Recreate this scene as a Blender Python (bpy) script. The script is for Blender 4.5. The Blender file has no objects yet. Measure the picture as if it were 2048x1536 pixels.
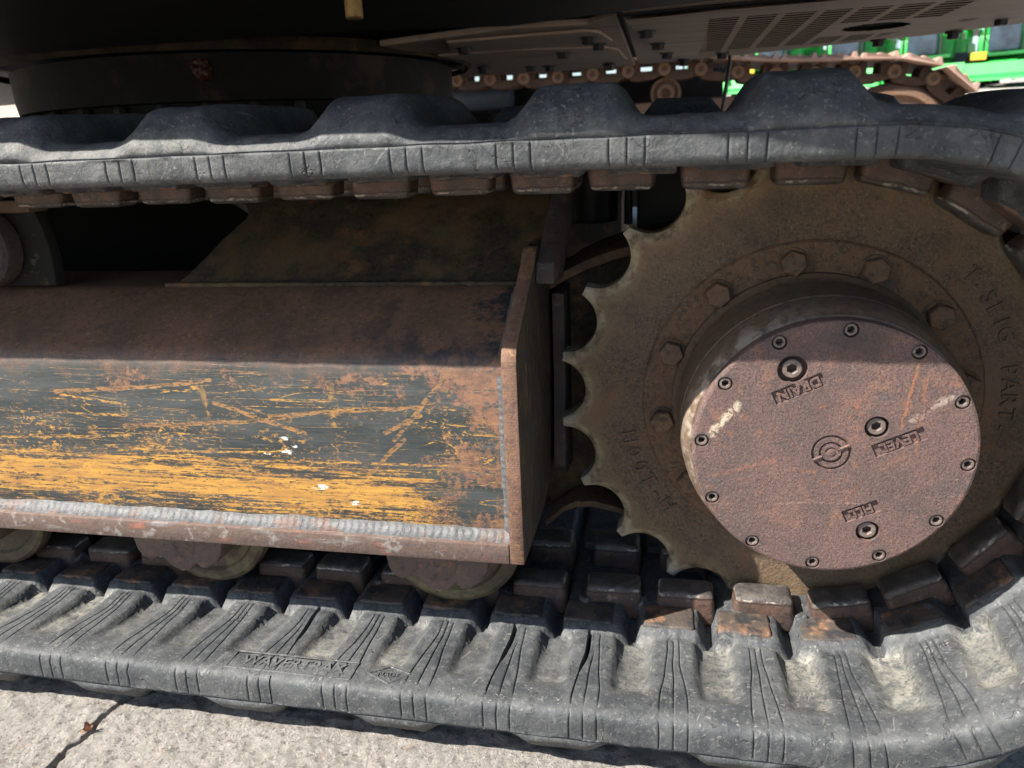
import bpy, bmesh, math, random
import numpy as np
from mathutils import Vector, Matrix, noise
random.seed(7)
S = bpy.context.scene
COL = S.collection
PI = math.pi
rad = math.radians

# ------------------------------------------------------------------ camera
cam = bpy.data.objects.new('camera', bpy.data.cameras.new('camera'))
COL.objects.link(cam)
R_ = Vector((0.97912146, 0.19892286, -0.04184326))
U_ = Vector((-0.02164476, 0.30669805, 0.95156072))
W_ = Vector((-0.20212042, 0.93078784, -0.30460028))
M = Matrix.Identity(4)
for i in range(3):
    M[i][0], M[i][1], M[i][2] = R_[i], U_[i], -W_[i]
M.translation = Vector((-0.1498, -0.8249, 0.2827))
cam.matrix_world = M
cam.data.sensor_width = 36
cam.data.lens = 36 * 1497.44 / 2048
cam.data.clip_start = 0.02
cam.data.clip_end = 1000
cam.data.dof.use_dof = True
cam.data.dof.focus_distance = 0.72
cam.data.dof.aperture_fstop = 9.5
S.camera = cam

# ------------------------------------------------------------------ sky, sun, exposure
SUN_TRAVEL = Vector((1.66, 1.0, -1.97)).normalized()
elev = math.asin(-SUN_TRAVEL.z)
azim = math.atan2(-SUN_TRAVEL.x, -SUN_TRAVEL.y)
w = bpy.data.worlds.new('World')
S.world = w
w.use_nodes = True
nt = w.node_tree
sky = nt.nodes.new('ShaderNodeTexSky')
sky.sky_type = 'NISHITA'
sky.sun_disc = False
sky.sun_elevation = elev
sky.sun_rotation = azim % (2 * PI)
nt.nodes['Background'].inputs['Strength'].default_value = 0.075
nt.links.new(sky.outputs[0], nt.nodes['Background'].inputs['Color'])
sl = bpy.data.lights.new('sun', 'SUN')
sl.energy = 5.0
sl.angle = rad(0.5)
sl.color = (1.0, 0.95, 0.87)
so = bpy.data.objects.new('sun', sl)
COL.objects.link(so)
so.rotation_euler = SUN_TRAVEL.to_track_quat('-Z', 'Y').to_euler()
so.location = (-4, -3, 6)
S.view_settings.view_transform = 'Standard'
S.view_settings.look = 'None'
S.view_settings.exposure = 1.5
S.view_settings.gamma = 1.0
S.cycles.max_bounces = 8
S.cycles.diffuse_bounces = 5

# ------------------------------------------------------------------ object helpers
WM = {}

def empty(name, loc, label, cat, group=None):
    o = bpy.data.objects.new(name, None)
    o.empty_display_size = 0.1
    COL.objects.link(o)
    o.location = loc
    o['label'] = label
    o['category'] = cat
    if group:
        o['group'] = group
    WM[o.name] = Matrix.Translation(loc)
    return o

def add(name, me, mats, parent=None, label=None, cat=None, kind=None, group=None, W=None):
    o = bpy.data.objects.new(name, me)
    COL.objects.link(o)
    if mats is not None:
        if not isinstance(mats, (list, tuple)):
            mats = [mats]
        if not me.materials:
            for m in mats:
                me.materials.append(m)
    W = W if W is not None else Matrix.Identity(4)
    if parent is not None:
        o.parent = parent
        o.matrix_parent_inverse = WM[parent.name].inverted()
    o.matrix_basis = W
    WM[o.name] = W
    if label: o['label'] = label
    if cat: o['category'] = cat
    if kind: o['kind'] = kind
    if group: o['group'] = group
    return o

def fin(bm, smooth=35, name='m'):
    bmesh.ops.recalc_face_normals(bm, faces=bm.faces)
    me = bpy.data.meshes.new(name)
    bm.to_mesh(me)
    bm.free()
    if smooth:
        me.polygons.foreach_set('use_smooth', [True] * len(me.polygons))
        me.set_sharp_from_angle(angle=rad(smooth))
    return me

def box(bm, lo, hi, mat=0):
    x0, y0, z0 = lo
    x1, y1, z1 = hi
    v = [bm.verts.new(p) for p in ((x0, y0, z0), (x1, y0, z0), (x1, y1, z0), (x0, y1, z0),
                                   (x0, y0, z1), (x1, y0, z1), (x1, y1, z1), (x0, y1, z1))]
    fs = [bm.faces.new([v[i] for i in f]) for f in
          ((0, 3, 2, 1), (4, 5, 6, 7), (0, 1, 5, 4), (1, 2, 6, 5), (2, 3, 7, 6), (3, 0, 4, 7))]
    for f in fs:
        f.material_index = mat
    return v, fs

def bev(bm, off, seg=2, ang=30):
    bm.normal_update()
    es = [e for e in bm.edges if len(e.link_faces) == 2 and e.calc_face_angle(0) > rad(ang)]
    bmesh.ops.bevel(bm, geom=es, offset=off, segments=seg, profile=0.5, affect='EDGES', clamp_overlap=True)

def prism(bm, pts, a, b, axis='y', mat=0):
    """polygon extruded between a and b along the axis; pts are the two other coordinates"""
    def P(p, t):
        if axis == 'y': return (p[0], t, p[1])
        if axis == 'x': return (t, p[0], p[1])
        return (p[0], p[1], t)
    A = [bm.verts.new(P(p, a)) for p in pts]
    B = [bm.verts.new(P(p, b)) for p in pts]
    n = len(pts)
    fs = [bm.faces.new(A), bm.faces.new(list(reversed(B)))]
    for i in range(n):
        fs.append(bm.faces.new((A[i], B[i], B[(i + 1) % n], A[(i + 1) % n])))
    for f in fs:
        f.material_index = mat

def lathe(bm, prof, n=64, axis='y', c=(0, 0, 0), cap0=False, cap1=False, a0=0.0, a1=2 * PI, mat=0):
    """prof: list of (t along the axis, radius)"""
    full = abs(a1 - a0 - 2 * PI) < 1e-6
    m = n if full else n + 1
    rings = []
    for t, r in prof:
        ring = []
        for i in range(m):
            a = a0 + (a1 - a0) * i / n
            u, v = r * math.cos(a), r * math.sin(a)
            if axis == 'y': p = (c[0] + u, c[1] + t, c[2] + v)
            elif axis == 'x': p = (c[0] + t, c[1] + u, c[2] + v)
            else: p = (c[0] + u, c[1] + v, c[2] + t)
            ring.append(bm.verts.new(p))
        rings.append(ring)
    for A, B in zip(rings, rings[1:]):
        for i in range(n if full else n):
            j = (i + 1) % m
            bm.faces.new((A[i], A[j], B[j], B[i])).material_index = mat
    if cap0: bm.faces.new(rings[0]).material_index = mat
    if cap1: bm.faces.new(list(reversed(rings[-1]))).material_index = mat
    return rings

def tube(bm, pts, r, n=8, cap=True):
    pts = [Vector(p) for p in pts]
    rs = r if isinstance(r, (list, tuple)) else [r] * len(pts)
    rings = []
    up = Vector((0.13, 0.2, 1))
    for i, p in enumerate(pts):
        d = (pts[min(i + 1, len(pts) - 1)] - pts[max(i - 1, 0)]).normalized()
        a = d.cross(up)
        if a.length < 1e-3: a = d.cross(Vector((1, 0, 0)))
        a.normalize()
        b = d.cross(a)
        rings.append([bm.verts.new(p + rs[i] * (math.cos(2 * PI * k / n) * a + math.sin(2 * PI * k / n) * b)) for k in range(n)])
    for A, B in zip(rings, rings[1:]):
        for i in range(n):
            bm.faces.new((A[i], A[(i + 1) % n], B[(i + 1) % n], B[i]))
    if cap:
        bm.faces.new(rings[0])
        bm.faces.new(list(reversed(rings[-1])))

def nz(p, s=1.0, o=0.0):
    return noise.noise(Vector((p[0] * s + o, p[1] * s - o, p[2] * s + 2.3 * o)))

# ------------------------------------------------------------------ material helpers
class NT:
    def __init__(self, name):
        self.m = bpy.data.materials.new(name)
        self.m.use_nodes = True
        self.t = self.m.node_tree
        self.b = self.t.nodes['Principled BSDF']
        tc = self.t.nodes.new('ShaderNodeTexCoord')
        oi = self.t.nodes.new('ShaderNodeObjectInfo')
        va = self.t.nodes.new('ShaderNodeVectorMath')
        va.operation = 'SCALE'
        self.raw = tc.outputs['Object']
        cmb = self.t.nodes.new('ShaderNodeCombineXYZ')
        for i in range(3): self.t.links.new(oi.outputs['Random'], cmb.inputs[i])
        self.t.links.new(cmb.outputs[0], va.inputs[0])
        va.inputs['Scale'].default_value = 7.0
        ad = self.t.nodes.new('ShaderNodeVectorMath')
        self.t.links.new(self.raw, ad.inputs[0])
        self.t.links.new(va.outputs[0], ad.inputs[1])
        self.co = ad.outputs[0]

    def set(self, sock, v):
        if isinstance(v, bpy.types.NodeSocket): self.t.links.new(v, sock)
        else: sock.default_value = v

    def math(self, op, a, b=None, c=None, clamp=False):
        n = self.t.nodes.new('ShaderNodeMath')
        n.operation = op
        n.use_clamp = clamp
        for i, v in enumerate((a, b, c)):
            if v is not None: self.set(n.inputs[i], v)
        return n.outputs[0]

    def vm(self, op, a, b=None, scale=None, out=0):
        n = self.t.nodes.new('ShaderNodeVectorMath')
        n.operation = op
        self.set(n.inputs[0], a)
        if b is not None: self.set(n.inputs[1], b)
        if scale is not None: self.set(n.inputs['Scale'], scale)
        return n.outputs[out]

    def noise(self, scale, detail=4, rough=0.6, dist=0.0, co=None, col=False):
        co = co or self.co
        if isinstance(scale, (tuple, list)):
            mp = self.t.nodes.new('ShaderNodeMapping')
            mp.inputs['Scale'].default_value = scale
            self.t.links.new(co, mp.inputs[0])
            co, scale = mp.outputs[0], 1.0
        n = self.t.nodes.new('ShaderNodeTexNoise')
        n.inputs['Scale'].default_value = scale
        n.inputs['Detail'].default_value = detail
        n.inputs['Roughness'].default_value = rough
        n.inputs['Distortion'].default_value = dist
        self.t.links.new(co, n.inputs['Vector'])
        return n.outputs['Color' if col else 'Fac']

    def dash(self, rot, scale, lo, hi, off=0.0):
        mp = self.t.nodes.new('ShaderNodeMapping')
        mp.inputs['Rotation'].default_value = rot
        mp.vector_type = 'TEXTURE'
        mp.inputs['Scale'].default_value = tuple(1.0 / k for k in scale)
        mp.inputs['Location'].default_value = (off, off * 1.3, -off)
        self.t.links.new(self.raw, mp.inputs[0])
        n = self.t.nodes.new('ShaderNodeTexNoise')
        n.inputs['Scale'].default_value = 1.0
        n.inputs['Detail'].default_value = 2.0
        n.inputs['Roughness'].default_value = 0.45
        self.t.links.new(mp.outputs[0], n.inputs['Vector'])
        return self.ramp(n.outputs['Fac'], lo, hi)

    def voro(self, scale, co=None, feature='F1'):
        n = self.t.nodes.new('ShaderNodeTexVoronoi')
        n.feature = feature
        n.inputs['Scale'].default_value = scale
        self.t.links.new(co or self.co, n.inputs['Vector'])
        return n.outputs['Distance']

    def ramp(self, v, lo, hi):
        n = self.t.nodes.new('ShaderNodeMapRange')
        n.interpolation_type = 'SMOOTHSTEP'
        self.set(n.inputs['Value'], v)
        n.inputs['From Min'].default_value = lo
        n.inputs['From Max'].default_value = hi
        return n.outputs[0]

    def mix(self, f, a, b):
        n = self.t.nodes.new('ShaderNodeMix')
        n.data_type = 'RGBA'
        self.set(n.inputs[0], f)
        for s, v in ((n.inputs[6], a), (n.inputs[7], b)):
            if isinstance(v, tuple): v = (*v, 1) if len(v) == 3 else v
            self.set(s, v)
        return n.outputs[2]

    def attr(self, name):
        n = self.t.nodes.new('ShaderNodeAttribute')
        n.attribute_name = name
        return n.outputs['Fac']

    def bump(self, h, strength, dist, prev=None):
        n = self.t.nodes.new('ShaderNodeBump')
        n.inputs['Strength'].default_value = strength
        n.inputs['Distance'].default_value = dist
        self.set(n.inputs['Height'], h)
        if prev is not None: self.t.links.new(prev, n.inputs['Normal'])
        return n.outputs[0]

    def out(self, col, rough=0.8, metal=0.0, normal=None, spec=0.5):
        if isinstance(col, tuple): col = (*col, 1)
        self.set(self.b.inputs['Base Color'], col)
        self.set(self.b.inputs['Roughness'], rough)
        self.set(self.b.inputs['Metallic'], metal)
        self.b.inputs['Specular IOR Level'].default_value = spec
        if normal is not None: self.t.links.new(normal, self.b.inputs['Normal'])
        return self.m

def layered(name, base, layers, rough=0.8, metal=0.0, bumps=((300, 0.4, 0.0006),), spec=0.4, roughvar=0.0):
    """layers: (colour, scale, lo, hi, amount[, attribute])"""
    N = NT(name)
    c = base
    for L in layers:
        col, sc, lo, hi, amt = L[:5]
        f = N.ramp(N.noise(sc, 5, 0.65), lo, hi)
        f = N.math('MULTIPLY', f, amt)
        if len(L) > 5:
            f = N.math('MULTIPLY', f, N.attr(L[5]))
        c = N.mix(f, c, col)
    nm = None
    for sc, st, d in bumps:
        nm = N.bump(N.noise(sc, 5, 0.72), min(1.0, st * 1.4), d * 1.5, nm)
    rr = rough
    if roughvar:
        rr = N.math('ADD', rough - roughvar / 2, N.math('MULTIPLY', N.noise(60, 4), roughvar))
    return N.out(c, rr, metal, nm, spec)

def plain(name, col, rough=0.6, metal=0.0, var=0.25, scale=8):
    N = NT(name)
    d = tuple(k * (1 - var) for k in col)
    c = N.mix(N.ramp(N.noise(scale, 5, 0.6), 0.3, 0.7), col, d)
    return N.out(c, rough, metal, N.bump(N.noise(scale * 30, 3), 0.15, 0.001))

MAT = {}
# rubber: dark blue-grey, scuffed, with dusty pockets and painted sunlight on the upper-run edge (one attribute for both)
def rubber_mat():
    N = NT('rubber')
    def ridge(scale, wd, detail=2, dist=0.6, off=0.0):
        co = N.vm('ADD', N.co, (off, off * 0.7, -off))
        return N.ramp(N.math('ABSOLUTE', N.math('SUBTRACT', N.noise(scale, detail, 0.5, dist, co), 0.5)), wd, wd * 0.3)
    def gate(scale, lo, hi, off=0.0):
        return N.ramp(N.noise(scale, 4, 0.65, 0.0, N.vm('ADD', N.co, (off, off, off))), lo, hi)
    c = N.mix(N.ramp(N.noise(16, 8, 0.7, 0.4), 0.36, 0.66), (0.030, 0.033, 0.037), (0.070, 0.074, 0.077))
    c = N.mix(N.math('MULTIPLY', gate(70, 0.46, 0.66, 2.0), 0.45), c, (0.10, 0.102, 0.102))
    c = N.mix(N.math('MULTIPLY', gate(44, 0.52, 0.64, 5.0), 0.6), c, (0.038, 0.04, 0.045))
    c = N.mix(N.math('MULTIPLY', gate(230, 0.57, 0.67, 8.0), 0.38), c, (0.20, 0.198, 0.188))
    # pale scuff lines and dark hairline cracks
    sc = None
    for rot, off in (((0.2, 0.5, 0.3), 1.0), ((0.1, -0.7, -0.4), 4.0), ((-0.3, 1.2, 0.9), 7.0), ((0.3, 0.1, 1.3), 11.0), ((0.0, -1.35, 0.2), 15.0)):
        f = N.dash(rot, (26, 300, 300), 0.69, 0.74, off)
        sc = f if sc is None else N.math('MAXIMUM', sc, f)
    sc = N.math('MULTIPLY', sc, gate(14, 0.42, 0.56, 4.0))
    sd = None
    for rot, off in (((0.1, 0.9, 0.6), 21.0), ((-0.2, -0.4, 1.0), 25.0), ((0.2, 1.45, -0.5), 29.0)):
        f = N.dash(rot, (34, 280, 280), 0.69, 0.73, off)
        sd = f if sd is None else N.math('MAXIMUM', sd, f)
    sd = N.math('MULTIPLY', sd, gate(17, 0.44, 0.56, 17.0))
    c = N.mix(N.math('MULTIPLY', sd, 0.6), c, (0.022, 0.022, 0.024))
    c = N.mix(N.math('MULTIPLY', sc, 0.6), c, (0.21, 0.205, 0.19))
    ck = N.math('MULTIPLY', ridge((36, 36, 30), 0.010, 4, 0.8, 11.0), gate(24, 0.54, 0.6, 13.0))
    c = N.mix(N.math('MULTIPLY', ck, 0.8), c, (0.02, 0.02, 0.021))
    pv = N.ramp(N.noise(5.5, 2, 0.5), 0.36, 0.62)
    du = N.math('MULTIPLY', N.attr('dust'), N.ramp(N.noise(70, 7, 0.74), 0.32, 0.62))
    du = N.math('MULTIPLY', du, N.math('ADD', 0.15, N.math('MULTIPLY', pv, 0.6)))
    du = N.math('MULTIPLY', du, N.ramp(N.noise(260, 4, 0.7), 0.30, 0.52))
    c = N.mix(du, c, (0.215, 0.205, 0.175))
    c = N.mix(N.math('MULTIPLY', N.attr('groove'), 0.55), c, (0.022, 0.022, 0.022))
    n1 = N.bump(N.noise(300, 5, 0.72), 0.55, 0.0008)
    n2 = N.bump(N.math('SUBTRACT', N.math('SUBTRACT', N.noise(85, 6, 0.7, 0.6), N.math('MULTIPLY', ck, 0.6)), N.math('MULTIPLY', sd, 0.5)), 0.7, 0.002, n1)
    return N.out(c, N.math('ADD', 0.45, N.math('MULTIPLY', N.noise(40, 4), 0.4)), 0, n2, 0.4)
MAT['rubber'] = rubber_mat()
def lug_mat():
    N = NT('guide_lug_steel')
    sx = N.t.nodes.new('ShaderNodeSeparateXYZ')
    N.t.links.new(N.raw, sx.inputs[0])
    Z, Y = sx.outputs['Z'], sx.outputs['Y']
    side = N.mix(N.ramp(N.noise(50, 6, 0.7), 0.38, 0.64), (0.058, 0.039, 0.031), (0.112, 0.062, 0.044))
    side = N.mix(N.math('MULTIPLY', N.ramp(N.noise(200, 5, 0.7), 0.52, 0.64), 0.6), side, (0.03, 0.024, 0.022))
    side = N.mix(N.math('MULTIPLY', N.ramp(N.noise(90, 5, 0.7, 0, N.vm('ADD', N.co, (4, 2, 1))), 0.58, 0.68), 0.7), side, (0.19, 0.165, 0.125))
    top = N.mix(N.ramp(N.noise(60, 6, 0.7), 0.4, 0.66), (0.045, 0.040, 0.038), (0.10, 0.085, 0.075))
    zz = N.math('ADD', Z, N.math('MULTIPLY', N.math('SUBTRACT', N.noise(75, 5, 0.7), 0.5), 0.006))
    c = N.mix(N.ramp(zz, 0.0205, 0.0245), side, top)
    edge = N.math('MULTIPLY', N.ramp(N.math('ABSOLUTE', N.math('SUBTRACT', zz, 0.0228)), 0.0014, 0.0004), N.ramp(N.noise(45, 5, 0.7, 0, N.vm('ADD', N.co, (9, 3, 5))), 0.48, 0.60))
    c = N.mix(N.math('MULTIPLY', edge, 0.65), c, (0.46, 0.42, 0.36))
    ctop = N.math('MULTIPLY', N.ramp(N.math('ABSOLUTE', N.math('SUBTRACT', zz, 0.0203)), 0.0012, 0.0003), 0.85)
    c = N.mix(ctop, c, (0.022, 0.014, 0.012))
    n = N.bump(N.noise(260, 5, 0.75), 0.7, 0.0012)
    n = N.bump(N.noise(70, 4, 0.7), 0.5, 0.003, n)
    return N.out(c, N.math('ADD', 0.36, N.math('MULTIPLY', N.noise(60, 4), 0.4)), 0.1, n, 0.5)
MAT['lug'] = lug_mat()
MAT['pad'] = layered('rail_pad_steel', (0.07, 0.055, 0.045), [
    ((0.24, 0.12, 0.065), 30, 0.5, 0.66, 0.75), ((0.025, 0.025, 0.027), 45, 0.46, 0.62, 0.95),
    ((0.33, 0.27, 0.18), 120, 0.6, 0.75, 0.5)], 0.6, 0.1, ((240, 0.5, 0.0009), (50, 0.4, 0.002)), 0.45, 0.3)
def cover_mat():
    N = NT('rusty_cover')
    co = N.raw
    c = N.mix(N.ramp(N.noise(22, 6, 0.7, co=co), 0.36, 0.64), (0.135, 0.084, 0.074), (0.096, 0.066, 0.062))
    c = N.mix(N.math('MULTIPLY', N.ramp(N.noise(48, 5, 0.7, co=co), 0.52, 0.66), 0.6), c, (0.215, 0.108, 0.075))
    c = N.mix(N.math('MULTIPLY', N.ramp(N.noise(30, 5, 0.7, co=N.vm('ADD', co, (3, 1, 5))), 0.56, 0.68), 0.6), c, (0.07, 0.066, 0.07))
    c = N.mix(N.math('MULTIPLY', N.ramp(N.noise(520, 5, 0.75, co=co), 0.52, 0.64), 0.6), c, (0.25, 0.165, 0.135))
    c = N.mix(N.math('MULTIPLY', N.ramp(N.noise(560, 5, 0.75, co=N.vm('ADD', co, (1, 7, 2))), 0.50, 0.61), 0.75), c, (0.05, 0.030, 0.027))
    c = N.mix(N.math('MULTIPLY', N.ramp(N.noise(120, 5, 0.75, co=N.vm('ADD', co, (8, 2, 2))), 0.61, 0.69), 0.6), c, (0.30, 0.12, 0.05))
    flat = N.vm('MULTIPLY', N.vm('ADD', co, N.vm('SCALE', N.vm('SUBTRACT', N.noise(70, 4, 0.7, co=co, col=True), (0.5, 0.5, 0.5)), scale=0.012)), (1, 0, 1))
    def seg(x0, z0, x1, z1, wd, soft=0.4):
        a = Vector((x0, 0, z0)); d = Vector((x1 - x0, 0, z1 - z0)); L = d.length
        q = N.vm('SUBTRACT', flat, tuple(a))
        t = N.math('DIVIDE', N.vm('DOT_PRODUCT', q, tuple(d / L), out=1), L, clamp=True)
        dist = N.vm('LENGTH', N.vm('SUBTRACT', q, N.vm('SCALE', tuple(d), scale=t)), out=1)
        return N.ramp(dist, wd, wd * soft)
    rag = N.ramp(N.noise(230, 5, 0.75, co=co), 0.42, 0.54)
    for (x0, z0, x1, z1, wd, col, amt, rg) in MARKS:
        f = seg(x0, z0, x1, z1, wd, 0.2)
        if rg: f = N.math('MULTIPLY', f, rag)
        c = N.mix(N.math('MULTIPLY', f, amt), c, col)
    # grime collected round each screw and plug
    g = None
    pts = [(AXC[0] + 0.1075 * math.cos(2.032 - i * PI / 6), AXC[1] + 0.1075 * math.sin(2.032 - i * PI / 6), 0.0125) for i in range(12)]
    pts += [(AXC[0] - 0.0361, AXC[1] + 0.0731, 0.019), (AXC[0] + 0.0342, AXC[1] + 0.0240, 0.016), (AXC[0] + 0.0361, AXC[1] - 0.0731, 0.016)]
    for x, z, r in pts:
        dd = N.vm('LENGTH', N.vm('SUBTRACT', flat, (x, 0, z)), out=1)
        f = N.ramp(dd, r, r * 0.45)
        g = f if g is None else N.math('MAXIMUM', g, f)
    c = N.mix(N.math('MULTIPLY', N.math('MULTIPLY', g, N.ramp(N.noise(40, 4, 0.7, co=co), 0.35, 0.6)), 0.55), c, (0.055, 0.045, 0.042))
    n = N.bump(N.noise(430, 5, 0.75, co=co), 0.9, 0.0012)
    n = N.bump(N.noise(110, 5, 0.7, co=co), 0.5, 0.0015, n)
    return N.out(c, N.math('ADD', 0.55, N.math('MULTIPLY', N.noise(60, 4, co=co), 0.3)), 0, n, 0.35)
AXC = (-0.0112, 0.0212)
MARKS = [(-0.1100, 0.0355, -0.0900, 0.0610, 0.0052, (0.50, 0.42, 0.31), 0.85, 1), (0.0500, 0.0525, 0.0790, 0.0750, 0.0034, (0.36, 0.28, 0.23), 0.7, 1),
         (0.0690, 0.0680, 0.0800, 0.0745, 0.0055, (0.34, 0.27, 0.22), 0.6, 1), (-0.006, 0.1190, 0.012, 0.1180, 0.020, (0.05, 0.042, 0.04), 0.6, 0),
         (0.0480, 0.1000, 0.0415, 0.0440, 0.0013, (0.30, 0.12, 0.055), 0.8, 0), (0.0575, 0.0900, 0.0540, 0.0150, 0.0014, (0.28, 0.11, 0.055), 0.6, 1),
         (-0.1080, -0.0040, -0.0560, 0.0120, 0.0028, (0.24, 0.11, 0.07), 0.6, 1), (-0.055, -0.030, 0.020, -0.024, 0.0012, (0.26, 0.16, 0.12), 0.6, 1),
         (-0.020, 0.1250, -0.045, 0.1050, 0.010, (0.06, 0.05, 0.048), 0.4, 0)]
MAT['cover'] = cover_mat()
MAT['hub'] = layered('hub_metal', (0.145, 0.094, 0.062), [((0.03, 0.027, 0.025), 150, 0.48, 0.62, 0.65), ((0.17, 0.14, 0.105), 190, 0.54, 0.66, 0.5),
    ((0.10, 0.078, 0.055), 22, 0.4, 0.7, 0.6), ((0.12, 0.06, 0.038), 30, 0.55, 0.7, 0.7),
    ((0.06, 0.055, 0.055), (6, 90, 6), 0.52, 0.67, 0.5), ((0.42, 0.36, 0.30), 60, 0.45, 0.6, 0.5, 'wear_sun')],
    0.55, 0.1, ((300, 0.4, 0.0006), ((5, 150, 5), 0.3, 0.0008)), 0.45, 0.3)
MAT['sprocket'] = layered('sprocket_steel', (0.125, 0.080, 0.050), [((0.028, 0.024, 0.020), 330, 0.46, 0.60, 0.7), ((0.21, 0.16, 0.105), 400, 0.52, 0.64, 0.6),
    ((0.155, 0.104, 0.066), 12, 0.40, 0.64, 0.8), ((0.17, 0.082, 0.040), 24, 0.54, 0.70, 0.6),
    ((0.058, 0.044, 0.034), 18, 0.54, 0.70, 0.6), ((0.2, 0.165, 0.12), 420, 0.58, 0.72, 0.5),
    ((0.04, 0.036, 0.03), 380, 0.56, 0.7, 0.5), ((0.24, 0.165, 0.095), 26, 0.1, 0.5, 0.55, 'band'),
    ((0.40, 0.325, 0.21), 60, 0.34, 0.6, 0.85, 'wear_sun'), ((0.2, 0.1, 0.045), 40, 0.56, 0.68, 0.8, 'wear_sun'), ((0.50, 0.45, 0.37), 45, 0.36, 0.6, 0.8, 'tip')],
    0.62, 0.05, ((380, 0.7, 0.0009), (90, 0.5, 0.0016)), 0.4, 0.3)
MAT['flange'] = layered('flange_rust', (0.135, 0.080, 0.048), [((0.045, 0.035, 0.028), 200, 0.48, 0.6, 0.7), ((0.19, 0.13, 0.085), 240, 0.54, 0.64, 0.6),
    ((0.16, 0.095, 0.055), 34, 0.45, 0.68, 0.75), ((0.055, 0.05, 0.045), 26, 0.55, 0.72, 0.7),
    ((0.18, 0.15, 0.1), 300, 0.58, 0.72, 0.4)], 0.75, 0.0, ((360, 0.6, 0.0008), (70, 0.4, 0.0014)), 0.3)
MAT['bolt'] = layered('bolt_rust', (0.135, 0.085, 0.055), [((0.05, 0.035, 0.026), 160, 0.48, 0.6, 0.7),
    ((0.19, 0.105, 0.06), 70, 0.45, 0.68, 0.75), ((0.05, 0.045, 0.04), 120, 0.55, 0.72, 0.7)],
    0.7, 0.1, ((500, 0.6, 0.0007),), 0.35)
MAT['screw'] = layered('screw_steel', (0.16, 0.125, 0.11), [
    ((0.09, 0.065, 0.055), 150, 0.45, 0.65, 0.7), ((0.3, 0.28, 0.25), 200, 0.58, 0.7, 0.6)], 0.55, 0.2, ((600, 0.4, 0.0004),), 0.5)
MAT['letters'] = MAT['cover']
MAT['weld'] = layered('weld_grey', (0.085, 0.088, 0.092), [
    ((0.065, 0.064, 0.066), 60, 0.46, 0.66, 0.8), ((0.15, 0.148, 0.142), 140, 0.52, 0.66, 0.7), ((0.11, 0.062, 0.046), 26, 0.52, 0.62, 0.8), ((0.055, 0.055, 0.058), 220, 0.6, 0.7, 0.7),
    ((0.2, 0.11, 0.08), 30, 0.64, 0.74, 0.7)], 0.55, 0.2, ((220, 0.5, 0.0012),), 0.5, 0.2)
MAT['bar'] = layered('bar_rust', (0.135, 0.092, 0.074), [((0.085, 0.055, 0.05), 150, 0.5, 0.62, 0.6), ((0.33, 0.31, 0.29), 60, 0.56, 0.66, 0.6),
    ((0.30, 0.115, 0.075), (22, 60, 60), 0.56, 0.68, 0.8), ((0.25, 0.24, 0.23), (18, 90, 90), 0.52, 0.7, 0.75),
    ((0.09, 0.07, 0.07), (14, 60, 120), 0.55, 0.7, 0.7), ((0.42, 0.39, 0.35), 60, 0.68, 0.74, 0.7)],
    0.6, 0.1, ((260, 0.45, 0.0008),), 0.4, 0.2)
MAT['plate'] = layered('plate_edge_rust', (0.155, 0.088, 0.058), [((0.20, 0.105, 0.05), 30, 0.5, 0.64, 0.7),((0.09, 0.05, 0.042), 140, 0.5, 0.62, 0.7),
    ((0.30, 0.17, 0.13), (40, 40, 12), 0.5, 0.7, 0.7), ((0.38, 0.24, 0.08), 55, 0.62, 0.7, 0.7),
    ((0.09, 0.065, 0.06), 40, 0.56, 0.7, 0.7)], 0.7, 0.05, (((30, 30, 600), 0.3, 0.0007), (300, 0.5, 0.0008)), 0.35)
MAT['dirty'] = layered('dirty_paint', (0.036, 0.027, 0.016), [((0.008, 0.008, 0.008), 150, 0.5, 0.62, 0.8), ((0.065, 0.042, 0.026), 190, 0.55, 0.65, 0.6),
    ((0.098, 0.062, 0.030), 11, 0.44, 0.64, 0.85), ((0.13, 0.066, 0.032), 30, 0.54, 0.68, 0.8),
    ((0.05, 0.06, 0.03), 20, 0.58, 0.72, 0.5), ((0.02, 0.02, 0.022), 26, 0.56, 0.7, 0.8),
    ((0.12, 0.09, 0.06), 260, 0.6, 0.72, 0.5)], 0.75, 0.0, ((220, 0.5, 0.0009),), 0.35)
MAT['bracketrust'] = layered('bracket_rust', (0.085, 0.05, 0.032), [
    ((0.145, 0.085, 0.045), 30, 0.45, 0.65, 0.7), ((0.05, 0.04, 0.035), 24, 0.55, 0.7, 0.8)],
    0.75, 0, ((180, 0.6, 0.0012),), 0.3)
MAT['roller'] = layered('roller_paint', (0.088, 0.060, 0.050), [
    ((0.13, 0.09, 0.075), 30, 0.45, 0.66, 0.6), ((0.03, 0.024, 0.022), 140, 0.52, 0.64, 0.6), ((0.17, 0.085, 0.05), 60, 0.56, 0.68, 0.7),
    ((0.08, 0.06, 0.06), 40, 0.6, 0.75, 0.6)], 0.6, 0, ((260, 0.35, 0.0006),), 0.4)
MAT['rollerwheel'] = layered('roller_wheel_steel', (0.085, 0.058, 0.040), [((0.03, 0.024, 0.02), 160, 0.5, 0.62, 0.6),
    ((0.20, 0.165, 0.085), 26, 0.46, 0.66, 0.75), ((0.06, 0.045, 0.04), 40, 0.55, 0.7, 0.7)],
    0.55, 0.15, ((200, 0.4, 0.0008),), 0.45)
MAT['deck'] = layered('deck_black', (0.014, 0.013, 0.012), [
    ((0.035, 0.03, 0.024), (4, 30, 30), 0.5, 0.7, 0.7), ((0.05, 0.035, 0.02), 12, 0.62, 0.74, 0.6)],
    0.6, 0, ((90, 0.3, 0.001),), 0.4)
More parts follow.
